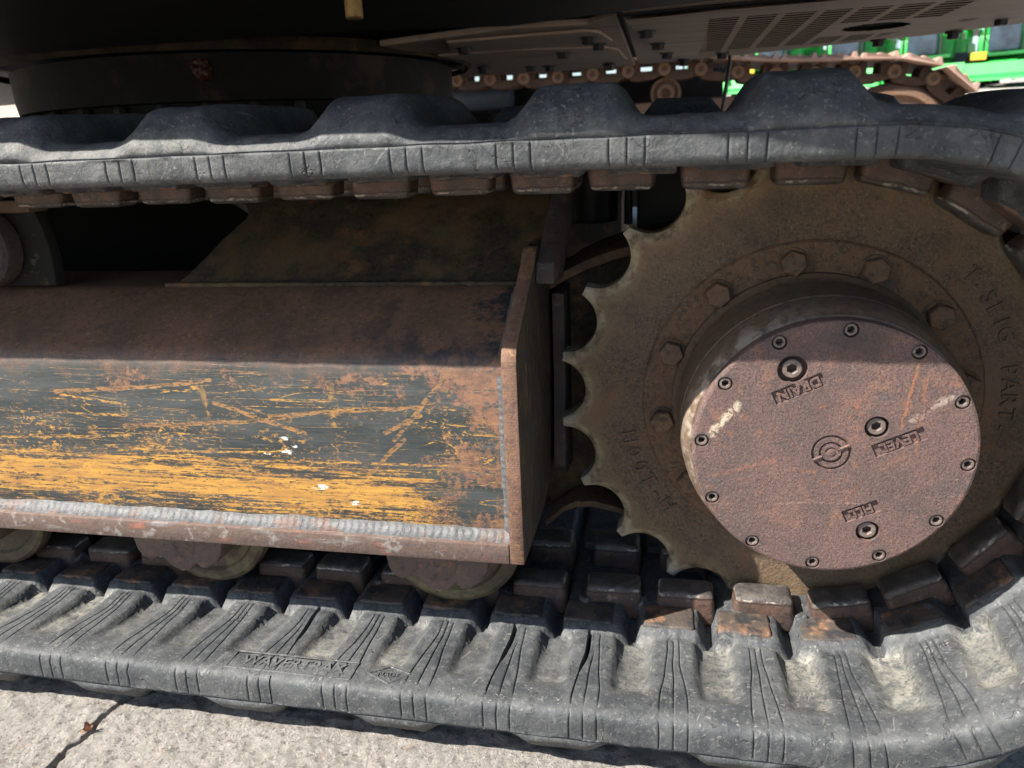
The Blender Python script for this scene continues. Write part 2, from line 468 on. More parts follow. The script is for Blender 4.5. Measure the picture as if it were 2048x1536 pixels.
MAT['belly'] = layered('belly_panel_brown', (0.40, 0.30, 0.235), [
    ((0.48, 0.37, 0.29), (3, 22, 10), 0.42, 0.66, 0.7), ((0.22, 0.16, 0.13), (4, 30, 10), 0.55, 0.7, 0.7),
    ((0.42, 0.38, 0.35), (10, 120, 10), 0.64, 0.74, 0.5)], 0.6, 0.0, (((8, 120, 30), 0.25, 0.0008),), 0.4)
MAT['blackmetal'] = layered('black_metal', (0.02, 0.02, 0.022), [
    ((0.045, 0.045, 0.05), 20, 0.5, 0.7, 0.6), ((0.06, 0.045, 0.03), 30, 0.62, 0.74, 0.5)],
    0.5, 0.1, ((200, 0.3, 0.0006),), 0.45)
MAT['shade_black'] = layered('deep_shade_black', (0.006, 0.006, 0.006), [((0.012, 0.011, 0.009), 12, 0.5, 0.7, 0.7)], 0.85, 0, ((90, 0.3, 0.001),), 0.1)  # near-black base: the deep under-body shade is put into the colour
MAT['ring'] = layered('ring_steel', (0.010, 0.010, 0.010), [((0.05, 0.036, 0.026), 7, 0.52, 0.66, 0.8)], 0.7, 0, ((90, 0.3, 0.001),), 0.25)
MAT['ribdark'] = layered('rib_dark_steel', (0.05, 0.04, 0.038), [((0.085, 0.055, 0.045), 30, 0.45, 0.66, 0.8), ((0.11, 0.10, 0.095), 90, 0.55, 0.66, 0.6), ((0.02, 0.018, 0.018), 60, 0.52, 0.66, 0.7)], 0.7, 0, ((180, 0.6, 0.0015),), 0.3)
MAT['bracketblack'] = layered('bracket_black_paint', (0.012, 0.011, 0.010), [((0.11, 0.07, 0.03), 18, 0.56, 0.64, 0.85), ((0.07, 0.066, 0.06), 60, 0.60, 0.68, 0.7)], 0.75, 0, ((120, 0.5, 0.001),), 0.2)
MAT['brass'] = layered('brass', (0.42, 0.29, 0.12), [((0.24, 0.16, 0.07), 160, 0.5, 0.7, 0.7)], 0.4, 0.7, ((500, 0.3, 0.0004),))
MAT['trackrust'] = layered('dry_track_rust', (0.155, 0.09, 0.055), [
    ((0.22, 0.135, 0.088), 5, 0.42, 0.66, 0.7), ((0.11, 0.065, 0.045), 9, 0.55, 0.7, 0.8)],
    0.8, 0, ((60, 0.5, 0.003),), 0.3)
MAT['linkdark'] = layered('link_dark_rust', (0.07, 0.042, 0.028), [((0.13, 0.075, 0.045), 6, 0.46, 0.66, 0.7), ((0.03, 0.02, 0.016), 14, 0.5, 0.66, 0.8)], 0.8, 0, ((60, 0.5, 0.003),), 0.3)
MAT['shoerust'] = layered('shoe_rust', (0.36, 0.23, 0.175), [
    ((0.46, 0.31, 0.25), 6, 0.45, 0.66, 0.7), ((0.22, 0.12, 0.08), 9, 0.58, 0.7, 0.7)],
    0.75, 0, ((60, 0.4, 0.002),), 0.3)

# painted beam: black paint over yellow, worn through in streaks, patches and long scratches
SEGS = [(-0.779, 0.056, -0.665, 0.063, 1), (-0.665, 0.063, -0.595, 0.072, 1), (-0.594, 0.048, -0.499, 0.018, 1),
        (-0.704, 0.019, -0.569, 0.028, 1), (-0.569, 0.028, -0.492, 0.039, 1), (-0.535, 0.036, -0.378, 0.05, 1),
        (-0.466, -0.052, -0.396, 0.016, 1), (-0.601, -0.023, -0.525, -0.043, 1), (-0.865, 0.0, -0.7, 0.009, 0),
        (-0.87, -0.018, -0.303, -0.009, 0), (-0.774, 0.052, -0.698, 0.044, 0), (-0.415, 0.023, -0.378, 0.042, 1),
        (-0.69, -0.03, -0.649, 0.011, 0), (-0.814, -0.048, -0.735, -0.012, 1), (-0.406, 0.015, -0.346, 0.087, 1),
        (-0.493, -0.054, -0.577, -0.019, 0), (-0.72, -0.008, -0.52, -0.002, 0), (-0.62, -0.012, -0.42, -0.026, 0)]
WHITES = [(-0.524, 0.012, 0.006), (-0.522, -0.003, 0.007), (-0.544, -0.004, 0.004), (-0.491, -0.04, 0.008),
          (-0.454, -0.055, 0.006), (-0.513, 0.003, 0.004)]
def beam_mat():
    N = NT('worn_beam_paint')
    co = N.raw
    sx = N.t.nodes.new('ShaderNodeSeparateXYZ')
    N.t.links.new(co, sx.inputs[0])
    X, Z = sx.outputs['X'], sx.outputs['Z']
    slate = N.mix(N.ramp(N.noise((10, 30, 60), 5, 0.65), 0.35, 0.7), (0.022, 0.028, 0.029), (0.052, 0.058, 0.058))
    slate = N.mix(N.math('MULTIPLY', N.ramp(N.noise((20, 200, 500), 4, 0.7), 0.55, 0.7), 0.5), slate, (0.11, 0.112, 0.108))
    # warped 2-d position for the scratches
    wv = N.noise(26, 3, 0.6, co=co, col=True)
    wv = N.vm('SCALE', N.vm('SUBTRACT', wv, (0.5, 0.5, 0.5)), scale=0.007)
    cm = N.t.nodes.new('ShaderNodeCombineXYZ')
    N.t.links.new(X, cm.inputs[0]); N.t.links.new(Z, cm.inputs[1])
    P = N.vm('ADD', cm.outputs[0], wv)
    flat = N.vm('MULTIPLY', P, (1, 1, 0))
    def seg(x0, z0, x1, z1, wd):
        a = Vector((x0, z0, 0)); d = Vector((x1 - x0, z1 - z0, 0)); L = d.length
        q = N.vm('SUBTRACT', flat, tuple(a))
        t = N.math('DIVIDE', N.vm('DOT_PRODUCT', q, tuple(d / L), out=1), L, clamp=True)
        foot = N.vm('SCALE', tuple(d), scale=t)
        dist = N.vm('LENGTH', N.vm('SUBTRACT', q, foot), out=1)
        return N.ramp(dist, wd, wd * 0.35)
    ragged = N.ramp(N.noise((110, 110, 420), 5, 0.78, co=co), 0.44, 0.56)
    sR = sY = None
    for x0, z0, x1, z1, k in SEGS:
        f = seg(x0, z0, x1, z1, 0.0021 if k else 0.0013)
        if k: sR = f if sR is None else N.math('MAXIMUM', sR, f)
        g = seg(x0, z0, x1, z1, 0.0028 if k else 0.0018)
        sY = g if sY is None else N.math('MAXIMUM', sY, g)
    # yellow band near the foot of the face
    lf = N.noise((5, 5, 9), 4, 0.6, co=co)
    zc = N.math('SUBTRACT', N.math('ADD', Z, N.math('MULTIPLY', N.math('SUBTRACT', X, -0.6), 0.03)), N.math('MULTIPLY', N.math('SUBTRACT', lf, 0.5), 0.05))
    d0 = N.math('ABSOLUTE', N.math('SUBTRACT', zc, -0.042))
    band = N.ramp(d0, 0.062, 0.0)
    endfade = N.ramp(X, -0.30, -0.41)
    band = N.math('MULTIPLY', band, endfade)
    streak = N.noise((7, 30, 380), 6, 0.72, 0.3, co=co)
    streak2 = N.noise((26, 60, 190), 6, 0.75, 0.6, co=co)
    fine = N.noise((150, 150, 420), 5, 0.75, 0.2, co=co)
    sm = N.math('ADD', N.math('ADD', N.math('MULTIPLY', streak, 0.45), N.math('MULTIPLY', streak2, 0.27)), N.math('MULTIPLY', fine, 0.28))
    yv = N.math('ADD', sm, N.math('MULTIPLY', band, 0.160))
    ym = N.ramp(yv, 0.612, 0.642)
    halo = N.math('MULTIPLY', N.ramp(yv, 0.565, 0.61), N.ramp(N.noise((60, 60, 160), 5, 0.75, co=co), 0.42, 0.58))
    fleck = N.ramp(N.noise((170, 170, 300), 5, 0.78, 0.4, co=co), 0.555, 0.60)
    fz = N.ramp(N.noise((12, 12, 20), 4, 0.65, co=co), 0.42, 0.62)
    lowface = N.ramp(Z, 0.10, 0.02)
    vs = N.math('MULTIPLY', N.ramp(N.noise((34, 34, 5), 4, 0.6, co=co), 0.58, 0.68), N.ramp(N.noise((150, 150, 220), 4, 0.7, co=co), 0.48, 0.56))
    ym = N.math('MAXIMUM', ym, N.math('MULTIPLY', N.math('MULTIPLY', fleck, fz), lowface))
    ym = N.math('MAXIMUM', ym, N.math('MULTIPLY', N.math('MULTIPLY', vs, 0.8), lowface))
    ym = N.math('MAXIMUM', ym, N.math('MULTIPLY', sY, ragged))
    def hair(scale, off):
        r = N.math('ABSOLUTE', N.math('SUBTRACT', N.noise(scale, 1, 0.5, 0.15, N.vm('ADD', co, (off, off, off))), 0.5))
        return N.math('MULTIPLY', N.ramp(r, 0.012, 0.004), N.ramp(N.noise((9, 9, 24), 4, 0.65, 0, N.vm('ADD', co, (off * 2, off, 0))), 0.5, 0.58))
    hs = N.math('MAXIMUM', N.math('MAXIMUM', hair((3, 10, 60), 1.7), hair((5, 10, 90), 4.1)), hair((14, 10, 42), 8.3))
    ym = N.math('MAXIMUM', ym, N.math('MULTIPLY', N.math('MULTIPLY', hs, ragged), 0.9))
    ym = N.math('MULTIPLY', ym, N.ramp(Z, 0.125, 0.06))
    yel = N.mix(N.ramp(N.noise((30, 30, 260), 4, 0.6, co=co), 0.35, 0.7), (0.47, 0.25, 0.05), (0.30, 0.15, 0.045))
    slate = N.mix(N.math('MULTIPLY', halo, 0.45), slate, (0.125, 0.066, 0.036))
    spot = N.math('MULTIPLY', N.ramp(N.noise((90, 90, 120), 5, 0.75, co=N.vm('ADD', co, (5, 3, 2))), 0.60, 0.66), 0.85)
    yel = N.mix(spot, yel, (0.115, 0.06, 0.035))
    c = N.mix(ym, slate, yel)
    # rust: along scratches, patches at the right end, and all over the upper bend
    rust = N.mix(N.ramp(N.noise(60, 5, 0.7, co=co), 0.35, 0.7), (0.22, 0.10, 0.055), (0.12, 0.062, 0.045))
    c = N.mix(N.math('MULTIPLY', N.math('MULTIPLY', sR, ragged), 0.75), c, rust)
    patch = N.math('ADD', N.noise((16, 20, 22), 6, 0.72, 0.4, co=co), N.math('MULTIPLY', N.ramp(X, -0.48, -0.31), 0.18))
    patch = N.math('ADD', patch, N.math('MULTIPLY', N.ramp(Z, 0.0, 0.09), 0.06))
    patch = N.math('ADD', patch, N.math('MULTIPLY', N.math('SUBTRACT', N.noise(240, 5, 0.75, co=co), 0.5), 0.62))
    pm = N.math('MULTIPLY', N.ramp(patch, 0.645, 0.725), N.ramp(Z, 0.16, 0.09))
    prust = N.mix(N.ramp(N.noise(90, 5, 0.7, co=co), 0.4, 0.65), (0.22, 0.11, 0.062), (0.13, 0.066, 0.045))
    c = N.mix(N.math('MULTIPLY', pm, 0.85), c, prust)
    up = N.mix(N.ramp(N.noise(12, 5, 0.7, co=co), 0.36, 0.68), (0.165, 0.088, 0.054), (0.10, 0.058, 0.04))
    up = N.mix(N.math('MULTIPLY', N.ramp(N.noise(150, 5, 0.7, co=co), 0.48, 0.66), 0.6), up, (0.045, 0.032, 0.028))
    up = N.mix(N.math('MULTIPLY', N.ramp(N.noise(230, 5, 0.75, co=co), 0.56, 0.66), 0.6), up, (0.26, 0.17, 0.115))
    bl = N.math('MULTIPLY', N.ramp(N.noise(15, 5, 0.72, co=co), 0.5, 0.6), N.ramp(X, -0.52, -0.33))
    up = N.mix(bl, up, (0.028, 0.028, 0.03))
    uz = N.math('ADD', Z, N.math('MULTIPLY', N.math('SUBTRACT', N.noise(22, 6, 0.75, co=co), 0.5), 0.09))
    c = N.mix(N.ramp(uz, 0.072, 0.108), c, up)
    # bare white chips
    wm = None
    for x, z, r in WHITES:
        dd = N.vm('LENGTH', N.vm('MULTIPLY', N.vm('SUBTRACT', flat, (x, z, 0)), (0.5, 1.3, 0)), out=1)
        f = N.ramp(dd, r * 0.62, r * 0.3)
        wm = f if wm is None else N.math('MAXIMUM', wm, f)
    wm = N.math('MULTIPLY', wm, N.ramp(N.noise((120, 120, 300), 4, 0.7, co=co), 0.5, 0.53))
    c = N.mix(wm, c, (0.8, 0.8, 0.78))
    h = N.math('ADD', N.math('MULTIPLY', ym, -0.5), N.noise((40, 200, 400), 4, 0.7, co=co))
    n1 = N.bump(h, 0.35, 0.0007)
    n2 = N.bump(N.noise(260, 4, 0.7, co=co), 0.3, 0.0006, n1)
    return N.out(c, N.math('ADD', 0.42, N.math('MULTIPLY', N.noise(30, 4, co=co), 0.35)), 0, n2, 0.4)
MAT['beam'] = beam_mat()

def side_mat():
    N = NT('plate_side_paint')
    co = N.raw
    c = N.mix(N.ramp(N.noise((20, 30, 12), 5, 0.7, co=co), 0.4, 0.7), (0.028, 0.028, 0.027), (0.06, 0.05, 0.042))
    c = N.mix(N.ramp(N.noise((60, 420, 40), 6, 0.74, 0.4, co=co), 0.545, 0.595), c, (0.19, 0.105, 0.035))
    c = N.mix(N.ramp(N.noise((30, 60, 16), 5, 0.7, co=co), 0.58, 0.7), c, (0.17, 0.09, 0.06))
    return N.out(c, 0.6, 0, N.bump(N.noise((100, 400, 60), 4, 0.7, co=co), 0.5, 0.001), 0.4)
MAT['side'] = side_mat()

def concrete_mat():
    N = NT('rough_concrete')
    co = N.raw
    c = N.mix(N.ramp(N.noise(9, 6, 0.7, co=co), 0.35, 0.68), (0.40, 0.37, 0.33), (0.32, 0.295, 0.265))
    c = N.mix(N.math('MULTIPLY', N.ramp(N.noise(130, 5, 0.7, co=co), 0.52, 0.64), 0.8), c, (0.17, 0.15, 0.135))
    c = N.mix(N.math('MULTIPLY', N.ramp(N.noise(240, 4, 0.7, co=co), 0.56, 0.68), 0.7), c, (0.58, 0.55, 0.50))
    c = N.mix(N.math('MULTIPLY', N.ramp(N.voro(150, co=co), 0.20, 0.06), 0.7), c, (0.13, 0.11, 0.095))
    c = N.mix(N.math('MULTIPLY', N.ramp(N.noise(50, 3, 0.6, co=co), 0.64, 0.72), 0.5), c, (0.36, 0.25, 0.2))
    n1 = N.bump(N.noise(170, 6, 0.78, co=co), 1.0, 0.009)
    n2 = N.bump(N.voro(110, co=co), 0.5, 0.003, n1)
    return N.out(c, 0.9, 0, n2, 0.2)
MAT['concrete'] = concrete_mat()
MAT['leafdry'] = plain('dry_leaf', (0.36, 0.19, 0.12), 0.8, 0, 0.4, 60)
MAT['green'] = plain('green_paint', (0.02, 0.42, 0.06), 0.5, 0, 0.25, 1.5)
MAT['greendark'] = plain('dark_green_paint', (0.012, 0.15, 0.03), 0.4, 0, 0.3, 1.5)
MAT['yellow'] = plain('yellow_paint', (0.75, 0.46, 0.03), 0.4, 0, 0.2, 2)
MAT['tyre'] = plain('tyre_rubber', (0.03, 0.03, 0.032), 0.8, 0, 0.3, 6)
MAT['glass'] = plain('cab_glass', (0.05, 0.075, 0.11), 0.25, 0, 0.6, 1.2)
MAT['white'] = plain('white_paint', (0.78, 0.78, 0.76), 0.4, 0, 0.15, 3)
MAT['beige'] = plain('beige_concrete', (0.55, 0.47, 0.38), 0.85, 0, 0.25, 3)
MAT['bluegrey'] = plain('blue_grey_paint', (0.22, 0.29, 0.40), 0.4, 0.1, 0.4, 3)
MAT['tanleaf'] = plain('tan_leaf', (0.30, 0.22, 0.11), 0.8, 0, 0.4, 0.8)
MAT['bark'] = plain('bark', (0.16, 0.13, 0.10), 0.9, 0, 0.4, 6)
MAT['cable'] = plain('black_cable', (0.02, 0.02, 0.02), 0.5, 0, 0.2, 30)

# ------------------------------------------------------------------ ground
GZ = -0.274
def ground():
    xs = sorted(set(list(np.arange(-1.15, -0.02, 0.004)) + list(np.arange(-0.7592, -0.684, 0.0016)) + [-160, -90, -50, -25, -14, -8, -5, -3.4, -2.5, -1.9, -1.5, -1.3]
                    + list(np.geomspace(0.02, 160, 16))))
    ys = sorted(set(list(np.arange(-0.62, -0.17, 0.004)) + [-60, -30, -14, -7, -4, -2.2, -1.4, -1.0, -0.8, -0.7]
                    + [-0.1, 0.05, 0.3, 0.8, 1.5, 3, 4.5, 6, 8, 10, 14, 20, 30, 40, 50, 60, 80, 110, 140, 200]))
    crack = [(-0.705, -0.20), (-0.719, -0.262), (-0.727, -0.285), (-0.722, -0.305), (-0.732, -0.33), (-0.724, -0.36),
             (-0.716, -0.40), (-0.722, -0.45), (-0.70, -0.52), (-0.705, -0.62)]
    crack = [(x, y) for x, y in crack]
    def crackd(x, y):
        b = 9
        for (x0, y0), (x1, y1) in zip(crack, crack[1:]):
            dx, dy = x1 - x0, y1 - y0
            t = max(0, min(1, ((x - x0) * dx + (y - y0) * dy) / (dx * dx + dy * dy)))
            b = min(b, math.hypot(x - x0 - t * dx, y - y0 - t * dy))
        return b
    vs, fs = [], []
    for y in ys:
        for x in xs:
            z = GZ
            if y > 6: z += 0.0575 * (y - 6)
            if -1.15 <= x <= -0.03 and -0.62 <= y <= -0.18:
                p = (x, y, 0)
                z += 0.0026 * nz(p, 60) + 0.0026 * nz(p, 120, 3) + 0.002 * nz(p, 18, 5) - 0.001
                z -= 0.004 * max(0, nz(p, 38, 7) - 0.35)
                d = crackd(x + 0.004 * nz(p, 70, 9), y + 0.004 * nz(p, 70, 4))
                wd = 0.0042 + 0.0035 * nz(p, 25, 2)
                z -= 0.022 * max(0, 1 - d / max(wd, 0.0015)) if d < 0.01 else 0
            vs.append((x, y, z))
    nx = len(xs)
    for j in range(len(ys) - 1):
        for i in range(nx - 1):
            a = j * nx + i
            fs.append((a, a + 1, a + nx + 1, a + nx))
    me = bpy.data.meshes.new('ground')
    me.from_pydata(vs, [], fs)
    me.polygons.foreach_set('use_smooth', [True] * len(fs))
    add('ground', me, MAT['concrete'], kind='structure', label='rough pale concrete yard with a crack in front of the track')
ground()
# crumpled dry leaf lying in the crack
bm = bmesh.new()
lv = []
for i in range(7):
    for j in range(4):
        u, v = i / 6, (j / 3 - 0.5) * math.sin(PI * (0.08 + 0.84 * i / 6))
        p = (0.012 * (u - 0.5), 0.006 * v, 0.004 + 0.006 * v * v * 4 + 0.003 * math.sin(9 * u + 5 * v))
        lv.append(bm.verts.new(p))
for i in range(6):
    for j in range(3):
        bm.faces.new((lv[i * 4 + j], lv[i * 4 + j + 1], lv[i * 4 + j + 5], lv[i * 4 + j + 4]))
bmesh.ops.solidify(bm, geom=bm.faces, thickness=0.0005)
add('dry_leaf', fin(bm, 60), MAT['leafdry'], label='small curled reddish brown dry leaf in the crack of the concrete', cat='leaf',
    W=Matrix.Translation((-0.722, -0.307, GZ + 0.001)) @ Matrix.Rotation(1.1, 4, 'Z'))

# ------------------------------------------------------------------ the excavator in front
EXC = empty('excavator', (-1.1, 0.85, GZ), 'tracked excavator seen close at its rubber track, rusty drive sprocket and worn track frame', 'excavator')
AX = Vector((-0.0112, -0.062, 0.0212))      # sprocket axis, near face of the sprocket
K = 0.925

# ---- rubber belt
P_ = 0.08
R0 = 0.238
CX = -0.011
CZ = 0.025
D_ = 2.1737
RARC = 0.745
LARC = PI * R0
T_ = 2 * D_ + LARC + RARC
NP = round(T_ / P_)
S0 = 0.009
LOWS = D_ + LARC

def belt_frame(s):
    """point on the carcass inner line, outward normal, forward tangent (x, z)"""
    s = s % T_
    if s < D_:
        return (CX - s, CZ + R0), (0, 1), (-1, 0)
    if s < LOWS:
        a = PI / 2 + (s - D_) / R0
        c, q = math.cos(a), math.sin(a)
        return (CX - D_ + R0 * c, CZ + R0 * q), (c, q), (-q, c)
    if s < LOWS + D_:
        return (CX - D_ + (s - LOWS), CZ - R0), (0, -1), (1, 0)
    a = -PI / 2 + (s - LOWS - D_) / RARC * PI
    c, q = math.cos(a), math.sin(a)
    return (CX + R0 * c, CZ + R0 * q), (c, q), (-q, c)

def bpt(s, y, h):
    (x, z), (nx, nz_), _ = belt_frame(s)
    return (x + nx * h, y, z + nz_ * h)

near_lugs = [0.049 + 0.16 * k for k in range(-1, 18)] + [4.8661 + 0.16 * k for k in range(-14, 3)] + [5.367, 5.548]
near_lugs = sorted(x % T_ for x in near_lugs)
far_lugs = []
for a, b in zip(near_lugs, near_lugs[1:] + [near_lugs[0] + T_]):
    if b - a > 0.1: far_lugs.append(((a + b) / 2) % T_)

def sstep(e0, e1, x):
    t = max(0.0, min(1.0, (x - e0) / (e1 - e0)))
    return t * t * (3 - 2 * t)

def lugf(lst, s, half=0.0255, flank=0.021):
    d = min(min(abs(s - c), T_ - abs(s - c)) for c in lst)
    return max(0.0, min(1.0, (half + flank - d) / flank))

YC = -0.042
HW = 0.238      # half width; near edge -0.28
# rows: (kind, y, param)
rows = []
for y in (0.19, 0.155, 0.12, 0.085, 0.06, 0.02, -0.02, -0.06, -0.085, -0.10, -0.112, -0.122, -0.132, -0.140, -0.145, -0.149, -0.153, -0.157,
          -0.163, -0.17, -0.178, -0.186, -0.194, -0.202, -0.209, -0.216, -0.222, -0.228, -0.234, -0.24, -0.246, -0.253, -0.260):
    rows.append(('in', y, 0))
for y, h in ((-0.2690, 0.0002), (-0.2740, 0.0008), (-0.2770, 0.0020), (-0.2788, 0.0042), (-0.2796, 0.0075), (-0.2798, 0.0125), (-0.2798, 0.0175), (-0.2798, 0.0198)):
    rows.append(('edge', y, h))
for y, h in ((-0.2798, 0.0210), (-0.2780, 0.0217), (-0.2788, 0.0228)):
    rows.append(('crease', y, h))
for y, g, l in ((-0.2788, 0.0240, 0.0258), (-0.2760, 0.0275, 0.0312), (-0.2715, 0.0305, 0.0380), (-0.2660, 0.0325, 0.0452),
                (-0.2600, 0.0340, 0.0515), (-0.2530, 0.0350, 0.0562), (-0.2440, 0.0352, 0.0592), (-0.23, 0.0355, 0.0608),
                (-0.20, 0.036, 0.0620), (-0.16, 0.036, 0.0632), (-0.12, 0.036, 0.0642), (-0.085, 0.036, 0.0645), (-0.06, 0.036, 0.062), (-0.045, 0.036, 0.048)):
    rows.append(('out', y, (g, l, 0)))
for y, g, l in ((-0.030, 0.036, 0.036), (-0.015, 0.036, 0.05), (0.01, 0.036, 0.058), (0.05, 0.036, 0.06), (0.10, 0.036, 0.06), (0.15, 0.0352, 0.06),
                (0.178, 0.0345, 0.059), (0.188, 0.033, 0.052), (0.193, 0.030, 0.038), (0.195, 0.0285, 0.03)):
    rows.append(('out', y, (g, l, 1)))
for y, h in ((0.1958, 0.024), (0.1958, 0.016), (0.1945, 0.008)):
    rows.append(('edgefar', y, h))
# column pattern within a pitch, t measured from the rib centre at the belt edge
GW = 0.0125
dl = 0.00085
cols = []
for g in (-GW, 0, GW):
    cols += [(g - 2.6 * dl, 0), (g - dl, 0), (g, 1), (g + dl, 0), (g + 2.6 * dl, 0)]
mid = [0.0180, 0.0215, 0.0245, 0.0275, 0.031, 0.0355, 0.040, 0.0445, 0.049, 0.0525, 0.0555, 0.0585, 0.062]
cols += [(t, 0) for t in mid]
CRACKS = {}
def slow(x): return LOWS + D_ + (x - CX)
def rib_index(s): return round((s - S0) / P_)
CRACKS[rib_index(slow(-0.222))] = 0      # column just left of the rib, wide split
CRACKS[rib_index(slow(-0.305))] = 0
CRACKS[rib_index(slow(-0.532))] = 2

def lowfac(s):
    """1 on the loaded lower run, where the belt edge stands higher; fades out round the sprocket"""
    s = s % T_
    if s < D_: return 0.0
    if s < LOWS: return sstep(D_, LOWS, s)
    if s < LOWS + D_: return 1.0
    return 1 - sstep(LOWS + D_ + 0.1, T_ - 0.05, s)

def build_belt():
    ncol = len(cols)
    nrow = len(rows)
    V = np.zeros((NP * ncol, nrow, 3))
    dust = np.zeros((NP * ncol, nrow))
    grv = np.zeros((NP * ncol, nrow))
    for k in range(NP):
        base = S0 + k * P_
        sc0 = base % T_
        for ci, (t, isg) in enumerate(cols):
            gi = ci // 5 if ci < 15 else -1
            crack = CRACKS.get(k, -1) == gi and gi >= 0
            for ri, (kind, y, prm) in enumerate(rows):
                # fan: grooves run together towards the middle of the belt
                f = 1.0
                if kind == 'in':
                    f = 0.46 + 0.54 * sstep(-0.165, -0.262, y)
                if ci < 15:
                    g = (-GW, 0, GW)[gi]
                    tt = g * f + (t - g) * (1 + (2.0 * sstep(-0.222, -0.200, y) if crack and kind == 'in' else 0))
                else:
                    a, b = GW + 2.6 * dl, P_ - GW - 2.6 * dl
                    a2, b2 = GW * f + 2.6 * dl, P_ - GW * f - 2.6 * dl
                    tt = a2 + (t - a) / (b - a) * (b2 - a2)
                wav = 0.0012 * nz((base * 3, y, tt), 30, 1.7) if y > -0.279 else 0
                s = base + tt + wav
                d = 0.0
                if kind == 'in':
                    u = abs(tt - P_ / 2) if tt > 0 else abs(tt + P_ / 2)
                    # block carrying the steel core
                    if y > -0.1505:
                        blk = sstep(0.037 + 0.002 * nz((s, y, 3), 60), 0.0295, abs(tt - (P_ if tt > P_ / 2 else 0) + 0.004))
                        inner = sstep(-0.151, -0.146, y)
                        h = -0.0075 * blk * inner + 0.014 * (1 - blk)
                    else:
                        pk = sstep(0.0205, 0.0115, u) * sstep(-0.248, -0.232, y)
                        deep = 0.0100 - 0.004 * sstep(-0.16, -0.235, y)
                        h = deep * pk
                        hump = sstep(0.03, 0.012, abs(tt - (P_ if tt > P_ / 2 else 0)))
                        h -= 0.0025 * hump * sstep(-0.185, -0.160, y) * sstep(-0.1505, -0.156, y)
                        d = 0.95 * pk + 0.35 * sstep(-0.17, -0.152, y) * (1 - hump) + 0.25 * sstep(0.028, 0.018, u) * sstep(-0.262, -0.24, y)
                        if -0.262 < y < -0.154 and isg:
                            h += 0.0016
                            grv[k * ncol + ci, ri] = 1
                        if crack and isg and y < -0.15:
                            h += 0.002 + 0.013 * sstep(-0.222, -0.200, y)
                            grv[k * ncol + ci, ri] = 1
                    if -0.162 < y < -0.09:
                        h += 0.0022 * nz((s, y, 4), 95) + 0.0012 * nz((s, y, 6), 200)
                    if y > -0.03:
                        h = 0.0 if blk > 0.5 else 0.010
                    h -= 0.0085 * lowfac(s) * sstep(-0.160, -0.268, y)
                    h += 0.0004 * nz((s, y, 0), 55) + 0.0012 * nz((s, y, 0), 18, 3)
                    p = bpt(s, y, h)
                elif kind in ('edge', 'edgefar'):
                    yy = y
                    h = prm
                    if kind == 'edge': h -= 0.0085 * lowfac(s) * (1 - h / 0.021)
                    if isg and kind == 'edge' and prm > 0.0015:
                        yy = y + (0.009 if crack and k == rib_index(slow(-0.532)) else 0.0014)
                        grv[k * ncol + ci, ri] = 1
                    yy += 0.0008 * nz((s, h * 3, 1), 45)
                    p = bpt(s, yy, h)
                    d = 0.3 if s % T_ < D_ else 0.08  # upper run paler: its sunlit look is painted in through this amount
                elif kind == 'crease':
                    p = bpt(s, y + 0.0006 * nz((s, 0, 2), 50), prm + 0.0007 * nz((s, 1, 2), 30))
                else:
                    g, l, far = prm
                    L = lugf(far_lugs if far else near_lugs, s % T_)
                    L = L * L * (3 - 2 * L) * 0.35 + L * 0.65
                    h = g + (l - g) * L + 0.0012 * nz((s, y, 7), 35) + 0.0006 * nz((s, y, 7), 90)
                    yy = y
                    if y < -0.268:
                        yy = y - 0.0015 + 0.004 * (1 - L) + 0.0012 * nz((s, y, 9), 35)
                    p = bpt(s, yy, h)
                    d = 0.35 * (1 - L) if y > -0.27 else (0.5 if s % T_ < D_ else 0.2)  # upper bevel raised further: lit white painted in on top of real dust
                V[k * ncol + ci, ri] = p
                dust[k * ncol + ci, ri] = d
    n = NP * ncol
    idx = np.arange(n * nrow).reshape(n, nrow)
    A = idx
    B = np.roll(idx, -1, 0)
    Cc = np.roll(B, -1, 1)
    Dd = np.roll(A, -1, 1)
    F = np.stack([A, B, Cc, Dd], -1).reshape(-1, 4)
    me = bpy.data.meshes.new('rubber_track')
    me.from_pydata(V.reshape(-1, 3).tolist(), [], F.tolist())
    me.polygons.foreach_set('use_smooth', [True] * len(F))
    me.set_sharp_from_angle(angle=rad(75))
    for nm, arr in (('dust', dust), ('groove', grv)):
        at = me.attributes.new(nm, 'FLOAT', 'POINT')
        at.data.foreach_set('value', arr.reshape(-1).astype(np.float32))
    bm = bmesh.new(); bm.from_mesh(me)
    bmesh.ops.recalc_face_normals(bm, faces=bm.faces)
    bm.to_mesh(me); bm.free()
    return me
BELT = add('rubber_track', build_belt(), MAT['rubber'], EXC, label='scuffed black rubber track belt with cracked edge')

